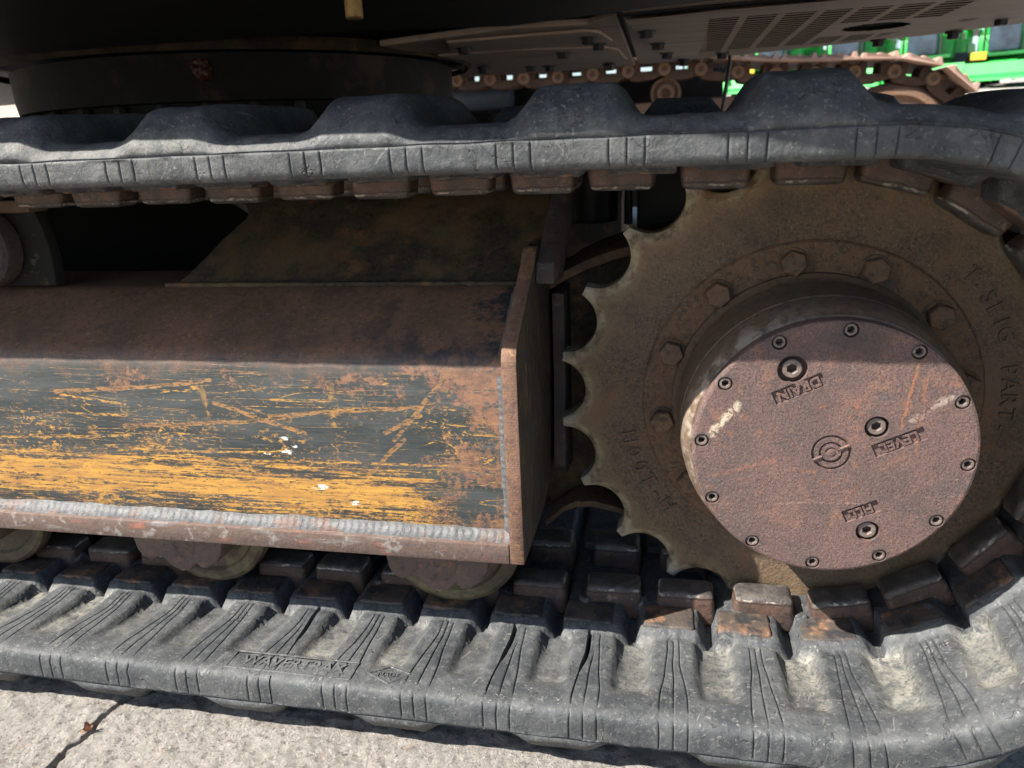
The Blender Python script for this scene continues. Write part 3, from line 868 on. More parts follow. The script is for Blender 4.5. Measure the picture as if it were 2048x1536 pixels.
# ---- steel core lugs and pads
def lug_mesh(w0, w1, y0, y1, h0, h1, b=0.005):
    bm = bmesh.new()
    # local: x along travel, y across, z inward (away from the carcass)
    v, f = box(bm, (-w0 / 2, y0, h0), (w0 / 2, y1, h1))
    for q in v[4:]:
        q.co.x *= w1 / w0
        q.co.y = q.co.y * 0.94 + 0.06 * (y0 + y1) / 2
    bev(bm, b, 3, 30)
    bmesh.ops.subdivide_edges(bm, edges=[e for e in bm.edges if e.calc_length() > 0.02], cuts=2, use_grid_fill=True)
    for q in bm.verts:
        q.co += Vector((nz(q.co, 70, 1), nz(q.co, 70, 2), nz(q.co, 70, 3))) * 0.0009
    wear_sun = [(sstep(h1 - 0.009, h1 - 0.002, q.co.z) * sstep(y0 + 0.014, y0 + 0.004, q.co.y)) for q in bm.verts]
    rust = [sstep(h1 - 0.002, h1 - 0.014, q.co.z) for q in bm.verts]
    me = fin(bm, 50)
    for nm, arr in (('wear_sun', wear_sun), ('rust', rust)):
        at = me.attributes.new(nm, 'FLOAT', 'POINT')
        at.data.foreach_set('value', arr)
    return me
LUGN = [lug_mesh(0.066, 0.0585, -0.106, -0.070, -0.014, 0.0255 + 0.0012 * k, 0.0055) for k in range(2)]
LUGF = lug_mesh(0.060, 0.053, -0.018, 0.022, -0.014, 0.028, 0.0055)
PADN = [lug_mesh(0.055, 0.052, -0.144, -0.104, -0.012, 0.0092 + 0.001 * k, 0.003) for k in range(2)]
PADF = lug_mesh(0.055, 0.052, 0.020, 0.060, -0.012, 0.0085, 0.003)

def belt_matrix(s, wob=0.0):
    (x, z), n, t = belt_frame(s)
    Mx = Matrix.Identity(4)
    tx = Vector((t[0], 0, t[1])); up = Vector((-n[0], 0, -n[1])); yy = Vector((0, 1, 0))
    # keep right-handed: x = y cross z
    tx2 = yy.cross(up)
    for i in range(3):
        Mx[i][0], Mx[i][1], Mx[i][2] = tx2[i], yy[i], up[i]
    Mx.translation = Vector((x, 0, z))
    return Mx @ Matrix.Rotation(wob, 4, 'Z')

for k in range(NP):
    s = S0 + k * P_
    (x, z), n, t = belt_frame(s)
    if x < -1.35: continue
    for off, nm, me, mt in ((0.012, 'guide_lug', LUGN[k % 2], 'lug'), (0.012, 'guide_lug', LUGF, 'lug'),
                            (-0.006, 'rail_pad', PADN[(k // 2) % 2], 'pad'), (-0.006, 'rail_pad', PADF, 'pad')):
        add(nm, me, MAT[mt], BELT, W=belt_matrix(s + off + random.uniform(-0.0012, 0.0012), random.uniform(-0.03, 0.03)))

# torn rubber flaps at the left foot of each near guide lug
def flap_mesh(seed):
    bm = bmesh.new()
    pts = []
    for i in range(6):
        u = i / 5
        pts.append((-0.035 + 0.003 * math.sin(5 * u + seed), -0.112 + 0.022 * u, -0.014 + 0.022 * (1 - abs(2 * u - 1) ** 2) + 0.003 * math.sin(seed * 3 + 9 * u)))
    tube(bm, pts, [0.002, 0.004, 0.005, 0.0045, 0.004, 0.002], 7)
    for q in bm.verts:
        q.co += Vector((nz(q.co, 190, seed), nz(q.co, 190, seed + 2), nz(q.co, 190, seed + 4))) * 0.0035
    me = fin(bm, 60)
    for nm in ('dust', 'groove'):
        at = me.attributes.new(nm, 'FLOAT', 'POINT')
        at.data.foreach_set('value', [0.35 if nm == 'dust' else 0.0] * len(me.vertices))
    return me
FL = [flap_mesh(1.3 * k) for k in range(3)]
for k in range(NP):
    s = S0 + k * P_
    (x, z), n, t = belt_frame(s)
    if x < -0.9 or (n[1] > 0.2 and x < -0.05): continue
    add('rubber_flap', FL[k % 3], MAT['rubber'], BELT, W=belt_matrix(s + 0.012, random.uniform(-0.1, 0.1)))

# ---- raised writing on the belt
def text_mesh(txt, size, depth, bold=0.0, bevel=0.0):
    cu = bpy.data.curves.new('t', 'FONT')
    cu.body = txt
    cu.size = size
    cu.extrude = depth
    cu.offset = bold
    cu.bevel_depth = bevel
    cu.align_x = 'CENTER'
    cu.align_y = 'CENTER'
    cu.resolution_u = 3
    o = bpy.data.objects.new('t', cu)
    COL.objects.link(o)
    bpy.context.view_layer.update()
    me = bpy.data.meshes.new_from_object(o.evaluated_get(bpy.context.evaluated_depsgraph_get()))
    bpy.data.objects.remove(o)
    bpy.data.curves.remove(cu)
    return me
def frameM(o, x, y):
    x = Vector(x).normalized(); y = Vector(y); y = (y - x * y.dot(x)).normalized(); z = x.cross(y)
    m = Matrix.Identity(4)
    for i in range(3): m[i][0], m[i][1], m[i][2] = x[i], y[i], z[i]
    m.translation = Vector(o)
    return m
def rubber_attrs(me, d=0.0, g=0.0):
    for nm, v in (('dust', d), ('groove', g)):
        at = me.attributes.new(nm, 'FLOAT', 'POINT')
        at.data.foreach_set('value', [v] * len(me.vertices))
    return me
zb = CZ - R0 + 0.0078
tm = rubber_attrs(text_mesh('WAVERTRAX', 0.0185, 0.0006, 0.0002), 0.25)
add('lettering', tm, MAT['rubber'], BELT, W=frameM((-0.510, -0.256, zb + 0.0006), (1, 0, 0), (0, 1, 0.02)))
bm = bmesh.new()
for a, b in (((-0.578, -0.2435), (-0.445, -0.2435)), ((-0.578, -0.268), (-0.445, -0.268)), ((-0.578, -0.268), (-0.578, -0.2435)), ((-0.445, -0.268), (-0.445, -0.2435))):
    tube(bm, [(a[0], a[1], zb + 0.0002), (b[0], b[1], zb + 0.0002)], 0.0011, 6)
dm = [(-0.430, -0.256), (-0.412, -0.244), (-0.388, -0.252), (-0.405, -0.268), (-0.430, -0.256)]
for a, b in zip(dm, dm[1:]):
    tube(bm, [(a[0], a[1], zb + 0.0002), (b[0], b[1], zb + 0.0002)], 0.0011, 6)
add('lettering_border', rubber_attrs(fin(bm), 0.25), MAT['rubber'], BELT)
add('lettering', rubber_attrs(text_mesh('MADE', 0.0085, 0.0006), 0.25), MAT['rubber'], BELT, W=frameM((-0.409, -0.2565, zb + 0.0006), (1, 0, -0.0), (0, 1, 0.02)))
add('lettering', rubber_attrs(text_mesh('UNDERCARRIAGE PARTS 450', 0.0085, 0.0005), 0.2), MAT['rubber'], BELT, W=frameM((-0.523, -0.2752, zb - 0.0042), (1, 0, 0), (0, 0.6, 1)))

# ---- sprocket
NTOOTH = 21
RT = 0.252
GR = 0.03355
GC = RT + 0.0060
PH = 3.8712     # a tooth tip angle from the fit (radians, measured from +x towards +z)
def tooth_r(th, gr, gc, rt):
    """radius of the outline at angle th: circle scoops of radius gr centred at radius gc"""
    q = (th - PH) / (2 * PI / NTOOTH) - 0.5
    d = (q - round(q)) * 2 * PI / NTOOTH
    # nearest scoop centre is at angle d away; ray hits the circle on its inner side
    disc = gr * gr - (gc * math.sin(d)) ** 2
    if disc <= 0: return rt
    return min(rt, gc * math.cos(d) - math.sqrt(disc))
def sprocket():
    bm = bmesh.new()
    n = NTOOTH * 40
    th = [PH + (i + 0.5) * 2 * PI / n for i in range(n)]
    def ring(fr, y):
        return [bm.verts.new((AX.x + fr(a) * math.cos(a), AX.y + y, AX.z + fr(a) * math.sin(a))) for a in th]
    rim = lambda a: tooth_r(a, GR, GC, RT)
    edge = lambda a: tooth_r(a, GR + 0.0010, GC, RT - 0.0006)
    shoulder = lambda a: tooth_r(a, GR + 0.0075, GC + 0.001, RT - 0.0022)
    face = lambda a: tooth_r(a, GR + 0.0130, GC + 0.002, RT - 0.0045)
    body = lambda a: 0.205
    T = 0.038
    R = [ring(lambda a: 0.10, 0), ring(lambda a: 0.168, 0), ring(body, 0), ring(face, 0), ring(shoulder, 0.0016), ring(edge, 0.0056),
         ring(rim, 0.0070), ring(rim, T - 0.006), ring(face, T), ring(lambda a: 0.10, T)]
    for A, B in zip(R, R[1:]):
        for i in range(n):
            bm.faces.new((A[i], A[(i + 1) % n], B[(i + 1) % n], B[i]))
    for A, B in ((R[-1], R[0]),):
        for i in range(n):
            bm.faces.new((A[i], A[(i + 1) % n], B[(i + 1) % n], B[i]))
    bm.verts.ensure_lookup_table()
    wear_sun, tip, band = [], [], []
    for ri, ring_ in enumerate(R):
        for i, vtx in enumerate(ring_):
            r = math.hypot(vtx.co.x - AX.x, vtx.co.z - AX.z)
            wear_sun.append(1.0 if ri in (4, 5, 6) else (0.55 if ri == 7 else 0.0))
            tip.append(sstep(RT - 0.017, RT - 0.006, r) if ri in (3, 4, 5, 6, 7) else 0.0)
            band.append(1.0 if ri in (3,) else (0.2 if ri == 2 else 0))
    me = fin(bm, 28)
    for nm, arr in (('wear_sun', wear_sun), ('tip', tip), ('band', band)):
        at = me.attributes.new(nm, 'FLOAT', 'POINT')
        at.data.foreach_set('value', arr)
    return me
SPR = add('drive_sprocket', sprocket(), MAT['sprocket'], EXC, label='rusty toothed drive sprocket with polished tooth tips')

def face_text(txt, size, cx, cz, ang, y, depth, mat, parent, bold=0.0, name='lettering', wob=0):
    ux = Vector((math.cos(ang), 0, math.sin(ang))); uy = Vector((-math.sin(ang), 0, math.cos(ang)))
    me = text_mesh(txt, size, depth, bold, 0.0)
    return add(name, me, mat, parent, W=frameM((cx, y, cz), ux, uy))
def arc_text(txt, size, r, a_start, step, rot, parent, mat):
    for i, ch in enumerate(txt):
        a = a_start + step * i
        face_text(ch, size, AX.x + r * math.cos(a), AX.z + r * math.sin(a), a + rot, AX.y - 0.0006, 0.0018, mat, parent, 0.0, 'cast_letter')
arc_text('H00T-H', 0.022, 0.183, rad(194.5), rad(5.6), rad(90), SPR, MAT['sprocket'])
arc_text('T-SEIG', 0.021, 0.187, rad(43.5), rad(-4.2), rad(-90), SPR, MAT['sprocket'])
arc_text('PART-', 0.021, 0.184, rad(11.5), rad(-4.6), rad(-90), SPR, MAT['sprocket'])

# bolt flange on the sprocket
bm = bmesh.new()
lathe(bm, [(0.004, 0.1640), (-0.0012, 0.1635), (-0.0036, 0.1612), (-0.0036, 0.118)], 128, 'y', AX)
add('bolt_flange', fin(bm, 25), MAT['flange'], SPR)
def hexbolt():
    bm = bmesh.new()
    r = 0.0128
    prof = [(0.0, 1.0), (-0.0098, 1.0), (-0.0118, 0.90), (-0.0118, 0.5)]
    rings = []
    for t, k in prof:
        rings.append([bm.verts.new((r * k * math.cos(PI / 3 * i), t, r * k * math.sin(PI / 3 * i))) for i in range(6)])
    for A, B in zip(rings, rings[1:]):
        for i in range(6): bm.faces.new((A[i], A[(i + 1) % 6], B[(i + 1) % 6], B[i]))
    c = bm.verts.new((0, -0.0112, 0))
    for i in range(6): bm.faces.new((rings[-1][i], rings[-1][(i + 1) % 6], c))
    lathe(bm, [(0.0, 0.0146), (-0.0012, 0.0146), (-0.0018, 0.0138), (-0.0018, 0.010)], 20)
    return fin(bm, 25)
HB = hexbolt()
for i in range(12):
    a = 3.8221 - i * PI / 6
    p = (AX.x + 0.1442 * math.cos(a), AX.y - 0.0036, AX.z + 0.1442 * math.sin(a))
    add('flange_bolt', HB, MAT['bolt'], SPR, W=Matrix.Translation(p) @ Matrix.Rotation(random.uniform(0, 1), 4, 'Y'))

# ---- final drive housing and cover
YD = -0.1323
bm = bmesh.new()
lathe(bm, [(0.0, 0.1335), (-0.010, 0.1325), (-0.014, 0.1285), (-0.020, 0.1265), (-0.078, 0.1255), (-0.0795, 0.1242), (-0.083, 0.1242), (-0.0845, 0.1252),
           (-0.100, 0.1235), (-0.112, 0.1195), (-0.1165, 0.1165), (-0.1165, 0.09)], 128, 'y', AX)
me = fin(bm, 30)
at = me.attributes.new('wear_sun', 'FLOAT', 'POINT')
at.data.foreach_set('value', [sstep(-0.09, -0.115, v.co.y - AX.y) * sstep(0.02, -0.1, v.co.x - AX.x) for v in me.vertices])  # pale left front rim: sunlight painted into the barrel colour
FD = add('final_drive', me, MAT['hub'], EXC, label='round final drive housing with rust-pink end cover')

def cover():
    bm = bmesh.new()
    lathe(bm, [(-0.1160, 0.1148), (-0.1295, 0.1153), (-0.1315, 0.1145), (YD, 0.1125)], 160, 'y', AX, cap0=True, cap1=True)
    me = fin(bm, 0)
    o = add('tmpcover', me, None)
    cb = bmesh.new()
    def cyl(x, z, r, d, n=28):
        lathe(cb, [(YD - 0.004, r), (YD + d, r)], n, 'y', (AX.x + x, AX.y, AX.z + z), cap0=True, cap1=True)
    for i in range(12):
        a = 2.032 - i * PI / 6
        cyl(0.1075 * math.cos(a), 0.1075 * math.sin(a), 0.0063, 0.012)
    for x, z, r in ((-0.0361, 0.0731, 0.0122), (0.0342, 0.0240, 0.0099), (0.0361, -0.0731, 0.0099)):
        cyl(x, z, r, 0.009, 40)
    for (cx, cz, ang, w_, h_) in TEXTBOX:
        ux, uz = math.cos(ang), math.sin(ang)
        pts = []
        for sx, sz in ((-1, -1), (1, -1), (1, 1), (-1, 1)):
            dx, dz = sx * w_ / 2, sz * h_ / 2
            pts.append((AX.x + cx + dx * ux - dz * uz, AX.z + cz + dx * uz + dz * ux))
        prism(cb, pts, AX.y + YD - 0.004, AX.y + YD + 0.0024)
    # centre mark: ring grooves
    for r1, r0 in ((0.0160, 0.0138), (0.0098, 0.0080)):
        rings = []
        A = lathe(cb, [(YD - 0.004, r1), (YD + 0.0022, r1), (YD + 0.0022, r0), (YD - 0.004, r0), (YD - 0.004, r1)], 40, 'y', AX)
    bmesh.ops.remove_doubles(cb, verts=cb.verts, dist=1e-6)
    cm = fin(cb, 0)
    c = add('tmpcut', cm, None)
    md = o.modifiers.new('b', 'BOOLEAN')
    md.object = c
    md.operation = 'DIFFERENCE'
    md.solver = 'EXACT'
    md.use_self = True
    bpy.context.view_layer.update()
    res = bpy.data.meshes.new_from_object(o.evaluated_get(bpy.context.evaluated_depsgraph_get()))
    bpy.data.objects.remove(o); bpy.data.objects.remove(c)
    b2 = bmesh.new(); b2.from_mesh(res)
    bmesh.ops.triangulate(b2, faces=[f for f in b2.faces if len(f.verts) > 4])
    b2.to_mesh(res); b2.free()
    res.polygons.foreach_set('use_smooth', [False] * len(res.polygons))
    return res
TA = rad(206)
TEXTBOX = [(-0.0301, 0.0564, TA, 0.0430, 0.0122), (0.0525, 0.0116, TA, 0.0425, 0.0122), (0.0290, -0.0540, TA, 0.0305, 0.0118)]
CV = add('cover_plate', cover(), MAT['cover'], FD, label='rust-pink round cover plate with three plugs and cast words')
for (cx, cz, ang, w_, h_), word, sz in zip(TEXTBOX, ('DRAIN', 'LEVEL', 'FILL'), (0.0122, 0.0122, 0.0118)):
    face_text(word, sz, AX.x + cx, AX.z + cz, ang, AX.y + YD + 0.0017, 0.0013, MAT['letters'], FD, 0.0003)
# centre mark
bm = bmesh.new()
lathe(bm, [(YD + 0.002, 0.0036), (YD - 0.0005, 0.0033), (YD - 0.0008, 0.0024)], 24, 'y', AX, cap1=True)
for a0 in (0.5, 0.5 + PI):
    lathe(bm, [(YD + 0.0015, 0.0068), (YD - 0.0009, 0.0068), (YD - 0.0009, 0.0052), (YD + 0.0015, 0.0052)], 18, 'y', AX, a0=a0, a1=a0 + 2.3)
for sgn in (1, -1):
    a = rad(28)
    p = Vector((AX.x + sgn * 0.0118 * math.cos(a), AX.y + YD - 0.0004, AX.z + sgn * 0.0118 * math.sin(a)))
    tube(bm, [p - Vector((math.cos(a), 0, math.sin(a))) * 0.004, p + Vector((math.cos(a), 0, math.sin(a))) * 0.004], 0.0013, 6)
add('centre_mark', fin(bm, 30), MAT['cover'], FD)

def socket_screw(r, hx, depth, lip=0.0):
    bm = bmesh.new()
    n = 36
    ring = lambda rr, t: [bm.verts.new((rr * math.cos(2 * PI * i / n), t, rr * math.sin(2 * PI * i / n))) for i in range(n)]
    def hexr(k, t):
        out = []
        for i in range(n):
            a = 2 * PI * i / n
            m_ = (a % (PI / 3)) - PI / 6
            rr = hx * math.cos(PI / 6) / math.cos(m_) * k
            out.append(bm.verts.new((rr * math.cos(a), t, rr * math.sin(a))))
        return out
    rs = [ring(r, depth + 0.002), ring(r, 0.0008), ring(r - 0.0008, 0), hexr(1.12, 0), hexr(1.0, 0.0007), hexr(1.0, depth)]
    for A, B in zip(rs, rs[1:]):
        for i in range(n): bm.faces.new((A[i], A[(i + 1) % n], B[(i + 1) % n], B[i]))
    bm.faces.new(rs[-1])
    return fin(bm, 28)
SC = socket_screw(0.0053, 0.0031, 0.010)
for i in range(12):
    a = 2.032 - i * PI / 6
    add('socket_screw', SC, MAT['screw'], FD, W=Matrix.Translation((AX.x + 0.1075 * math.cos(a), AX.y + YD + 0.0012, AX.z + 0.1075 * math.sin(a))) @ Matrix.Rotation(random.uniform(0, 1), 4, 'Y'))
for (x, z, r), rr, hx in zip(((-0.0361, 0.0731, 0.0122), (0.0342, 0.0240, 0.0099), (0.0361, -0.0731, 0.0099)), (0.0082, 0.0077, 0.0077), (0.0046, 0.0043, 0.0043)):
    bm = bmesh.new()
    add('filler_plug', socket_screw(rr, hx * 0.95, 0.013), MAT['screw'], FD, W=Matrix.Translation((AX.x + x, AX.y + YD + 0.0022, AX.z + z)) @ Matrix.Rotation(0.4, 4, 'Y'))
    bm.free()

# ---- track frame beam
def extr(prof, xs, disp=None, closed=False):
    bm = bmesh.new()
    rings = []
    for x in xs:
        rings.append([bm.verts.new((x, y, z)) for y, z in prof])
    m_ = len(prof)
    for A, B in zip(rings, rings[1:]):
        for i in range(m_ if closed else m_ - 1):
            bm.faces.new((A[i], A[(i + 1) % m_], B[(i + 1) % m_], B[i]))
    return bm
bprof = [(0.02, -0.095), (-0.188, -0.095), (-0.19, -0.082), (-0.19, 0.02), (-0.19, 0.085), (-0.1885, 0.092), (-0.184, 0.0985), (-0.176, 0.1035),
         (-0.105, 0.1405), (-0.094, 0.1455), (-0.086, 0.1475), (-0.075, 0.148), (0.02, 0.148)]
bm = extr(bprof, [-2.0, -1.2] + list(np.linspace(-1.0, -0.291, 40)), closed=True)
for q in bm.verts:
    if -1.05 < q.co.x < -0.30 and -0.18 < q.co.y < -0.09 and q.co.z > 0: q.co.z += 0.0015 * nz(q.co, 14)
BEAM = add('track_frame', fin(bm, 40), MAT['beam'], EXC, label='worn track frame beam, black over yellow paint scratched through to rust')
# bottom bar
bm = bmesh.new()
prism(bm, [(-0.205, -0.1045), (-0.05, -0.1045), (-0.05, -0.0965), (-0.17, -0.0835), (-0.205, -0.0835)], -2.0, -0.2945, 'x')
bev(bm, 0.0018, 2)
add('bottom_bar', fin(bm, 40), MAT['bar'], BEAM, label='rusty flat bar along the foot of the beam')
# weld bead with ripples
def weld(name, p0, p1, ca, cb, width, ripple, seed, parent):
    """fillet between two faces: p0->p1 root line, ca/cb unit directions up the two faces"""
    p0, p1, ca, cb = map(Vector, (p0, p1, ca, cb))
    L = (p1 - p0).length
    n = int(L / 0.0016)
    bm = bmesh.new()
    rings = []
    for i in range(n + 1):
        u = i / n
        c = p0.lerp(p1, u)
        s_ = u * L
        ph = s_ / ripple + 0.4 * nz((s_, seed, 0), 40)
        saw = (ph % 1.0)
        wv = 1 + 0.24 * nz((s_, seed, 1), 20) + 0.10 * nz((s_, seed, 2), 70)
        row = []
        for j in range(7):
            v = j / 6
            bow = math.sin(PI * v)
            lag = (s_ / ripple + 0.5 * (1 - bow)) % 1.0
            hgt = bow * (0.0016 + 0.0013 * lag * lag + 0.0005 * nz((s_, v * 0.01, seed), 90))
            q = c + ca * (width * wv * (1 - v)) + cb * (width * wv * v) + (ca + cb).normalized() * hgt
            row.append(bm.verts.new(q))
        row.append(bm.verts.new(c - (ca + cb) * 0.001))
        rings.append(row)
    for A, B in zip(rings, rings[1:]):
        for j in range(8):
            bm.faces.new((A[j], A[(j + 1) % 8], B[(j + 1) % 8], B[j]))
    bm.faces.new(rings[0]); bm.faces.new(list(reversed(rings[-1])))
    return add(name, fin(bm, 60), MAT['weld'], parent)
weld('weld_bead', (-1.3, -0.1905, -0.0840), (-0.2945, -0.1905, -0.0840), (0, 0, 1), (0, -1, -0.02), 0.0105, 0.0078, 1.0, BEAM)
weld('weld_bead', (-0.2945, -0.1905, -0.074), (-0.2945, -0.1905, 0.082), (-1, 0, 0), (0, -1, 0), 0.0070, 0.007, 4.0, BEAM)
weld('weld_bead', (-0.2945, -0.183, 0.0995), (-0.2945, -0.098, 0.1445), (-1, 0, 0), (0, -0.46, 0.88), 0.007, 0.006, 6.0, BEAM)
# end plate
def end_plate():
    bm = bmesh.new()
    pts = [(-0.205, -0.104), (-0.205, 0.096), (-0.2035, 0.104), (-0.199, 0.111), (-0.190, 0.1175), (-0.13, 0.1515), (-0.098, 0.169), (-0.089, 0.178), (-0.080, 0.1835), (-0.068, 0.184), (-0.055, 0.176),
           (-0.03, 0.150), (0.0, 0.135), (0.05, 0.12), (0.05, 0.06), (0.03, -0.03), (0.0, -0.068), (-0.04, -0.092), (-0.09, -0.103)]
    prism(bm, pts, -0.2942, -0.2798, 'x')
    bev(bm, 0.0016, 2)
    bmesh.ops.triangulate(bm, faces=[f for f in bm.faces if len(f.verts) > 4])
    for f in bm.faces:
        f.normal_update()
        if abs(f.normal.x) > 0.9: f.material_index = 1
    return fin(bm, 30)
add('end_plate', end_plate(), [MAT['plate'], MAT['side']], BEAM, label='thick rusty end plate closing the beam')
# second flange standing right behind the end plate
bm = bmesh.new()
prism(bm, [(-0.035, -0.075), (-0.02, 0.03), (-0.02, 0.125), (0.05, 0.13), (0.05, -0.1), (-0.02, -0.09)], -0.276, -0.262, 'x')
bev(bm, 0.002, 2)
add('mount_flange', fin(bm, 30), MAT['ribdark'], BEAM)

# leg of the lower frame rising behind the beam (gusset)
def slab(poly, thick, axis):
    bm = bmesh.new()
    a = [bm.verts.new(p) for p in poly]
    b = [bm.verts.new(Vector(p) + Vector(axis) * thick) for p in poly]
    bm.faces.new(a); bm.faces.new(list(reversed(b)))
    n = len(a)
    for i in range(n): bm.faces.new((a[i], b[i], b[(i + 1) % n], a[(i + 1) % n]))
    return bm
k_ = 0.72
lg = lambda x, t: (x, -0.086 + t, 0.1478 + k_ * t)
poly = [lg(-0.694, 0.0), lg(-0.684, 0.012), lg(-0.678, 0.024), lg(-0.672, 0.036), lg(-0.662, 0.060), lg(-0.652, 0.078), lg(-0.646, 0.088), lg(-0.645, 0.096),
        lg(-0.652, 0.106), lg(-0.68, 0.122), lg(-0.74, 0.15), lg(-0.76, 0.20), lg(-0.2795, 0.20), lg(-0.2795, 0.06), lg(-0.2945, 0.05), lg(-0.2945, 0.0)]
bm = slab(poly, 0.016, (0, k_ * 0.8, -0.8))
bev(bm, 0.002, 2)
LEG = add('frame_leg', fin(bm, 30), MAT['dirty'], EXC, label='dirty sloping leg plate rising from the track frame to the car body')
bm = bmesh.new()
wp = [(x, -0.088 + 0.0012 * nz((x, 0, 0), 40), 0.1488) for x in np.linspace(-0.70, -0.2945, 90)]
tube(bm, wp, [0.0030 + 0.0008 * nz((p[0], 2, 0), 90) for p in wp], 8)
add('weld_bead', fin(bm, 60), MAT['dirty'], LEG)
# rusty rib along the right end of the leg
bm = slab([(-0.2792, -0.100, 0.150), (-0.2792, -0.094, 0.170), (-0.2792, 0.03, 0.234), (-0.2792, 0.10, 0.292), (-0.2792, 0.14, 0.288), (-0.2792, 0.06, 0.200), (-0.2792, -0.04, 0.145)], 0.019, (1, 0, 0))
bev(bm, 0.002, 2)
add('leg_rib', fin(bm, 30), MAT['ribdark'], LEG)

# drive motor bracket behind the sprocket
def arcpts(pts):
    return pts
bm = bmesh.new()
top = [(-0.305, 0.118), (-0.276, 0.128), (-0.262, 0.137), (-0.24, 0.1475), (-0.21, 0.158), (-0.175, 0.166), (-0.13, 0.172), (-0.06, 0.176), (0.03, 0.172)]
bot = [(0.03, -0.14), (-0.10, -0.152), (-0.17, -0.146), (-0.205, -0.137), (-0.232, -0.1315), (-0.254, -0.133), (-0.270, -0.141), (-0.279, -0.155), (-0.305, -0.165)]
prism(bm, top + bot, 0.03, 0.16, 'y')
bev(bm, 0.003, 2)
add('motor_bracket', fin(bm, 30), MAT['dirty'], EXC, label='dark yellow-stained drive motor bracket behind the sprocket')
# rolled edge strips of the bracket
bm = bmesh.new()
def strip(pts, th, y0, y1):
    up = [(p[0], p[1] + th) for p in pts]
    prism(bm, pts + list(reversed(up)), y0, y1, 'y')
strip(top, 0.011, -0.005, 0.17)
bev(bm, 0.002, 2)
add('bracket_rim', fin(bm, 30), MAT['bracketrust'], EXC)
bm = bmesh.new()
lowp = [(-0.292, -0.166), (-0.279, -0.155), (-0.270, -0.1455), (-0.254, -0.1375), (-0.232, -0.136), (-0.205, -0.1415), (-0.185, -0.150)]
strip(lowp, 0.0085, -0.015, 0.12)
bev(bm, 0.002, 2)
add('bracket_rim', fin(bm, 30), MAT['bracketrust'], EXC)
# drive motor drum behind the sprocket
bm = bmesh.new()
lathe(bm, [(0.036, 0.15), (0.10, 0.15), (0.11, 0.14), (0.30, 0.13), (0.31, 0.12)], 64, 'y', AX, cap1=True)
add('drive_motor', fin(bm, 30), MAT['blackmetal'], EXC)

# ---- bottom rollers
def roller(x):
    c = (x, 0, -0.1265)
    bm = bmesh.new()
    lathe(bm, [(-0.124, 0.035), (-0.124, 0.060), (-0.128, 0.063), (-0.1285, 0.073), (-0.126, 0.0775), (-0.121, 0.079), (-0.112, 0.079), (-0.109, 0.0775), (-0.108, 0.066), (-0.02, 0.064), (-0.019, 0.045), (0.0, 0.045)], 72, 'y', c, cap0=True)
    wh = add('track_roller', fin(bm, 30), MAT['rollerwheel'], EXC)
    # end collar: scalloped bracket in front of the wheel
    bm = bmesh.new()
    pts = [(-0.055, 0.035), (-0.056, 0.004), (-0.0535, -0.010), (-0.048, -0.0185), (-0.040, -0.0215), (-0.030, -0.0185), (-0.024, -0.0165),
           (-0.019, -0.022), (-0.011, -0.030), (0.0, -0.0345), (0.010, -0.0315), (0.017, -0.0245), (0.019, -0.0225), (0.024, -0.0285),
           (0.031, -0.0285), (0.038, -0.0245), (0.046, -0.0185), (0.052, -0.008), (0.055, 0.004), (0.0555, 0.035)]
    prism(bm, [(c[0] + p[0], c[2] + p[1]) for p in pts], -0.177, -0.130, 'y')
    bev(bm, 0.0045, 3, 60)
    add('roller_collar', fin(bm, 30), MAT['roller'], wh)
    bm = bmesh.new()
    lathe(bm, [(-0.175, 0.0215), (-0.1772, 0.0212), (-0.1776, 0.0198), (-0.1776, 0.004), (-0.1760, 0.0030)], 40, 'y', (c[0], 0, c[2]), cap1=True)
    add('end_cap', fin(bm, 30), MAT['roller'], wh)
for x in (-0.378, -0.680, -0.982):
    roller(x)

# ---- carrier roller and its bracket at the left edge
bm = bmesh.new()
lathe(bm, [(-0.122, 0.022), (-0.122, 0.038), (-0.118, 0.043), (-0.112, 0.045), (-0.099, 0.045), (-0.097, 0.03)], 56, 'y', (-0.912, 0, 0.196), cap0=True, cap1=True)
CR = add('carrier_roller', fin(bm, 30), MAT['ribdark'], EXC)
bm = bmesh.new()
prism(bm, [(-0.895, 0.240), (-0.846, 0.240), (-0.838, 0.215), (-0.834, 0.185), (-0.836, 0.150), (-0.93, 0.150), (-0.93, 0.172), (-0.90, 0.19)], -0.096, -0.080, 'y')
bev(bm, 0.003, 2)
add('roller_bracket', fin(bm, 30), MAT['bracketblack'], CR)
bm = bmesh.new()
box(bm, (-0.925, -0.104, 0.233), (-0.842, -0.075, 0.247))
bev(bm, 0.003, 2)
add('bracket_cap', fin(bm, 30), MAT['bracketrust'], CR)

# idler at the far left, out of the frame
bm = bmesh.new()
lathe(bm, [(-0.10, 0.03), (-0.10, 0.19), (-0.08, 0.205), (-0.065, 0.228), (-0.02, 0.228), (-0.005, 0.205), (0.015, 0.19), (0.015, 0.03)], 48, 'y', (CX - D_, 0, CZ), cap0=True, cap1=True)
add('front_idler', fin(bm, 30), MAT['rollerwheel'], EXC)

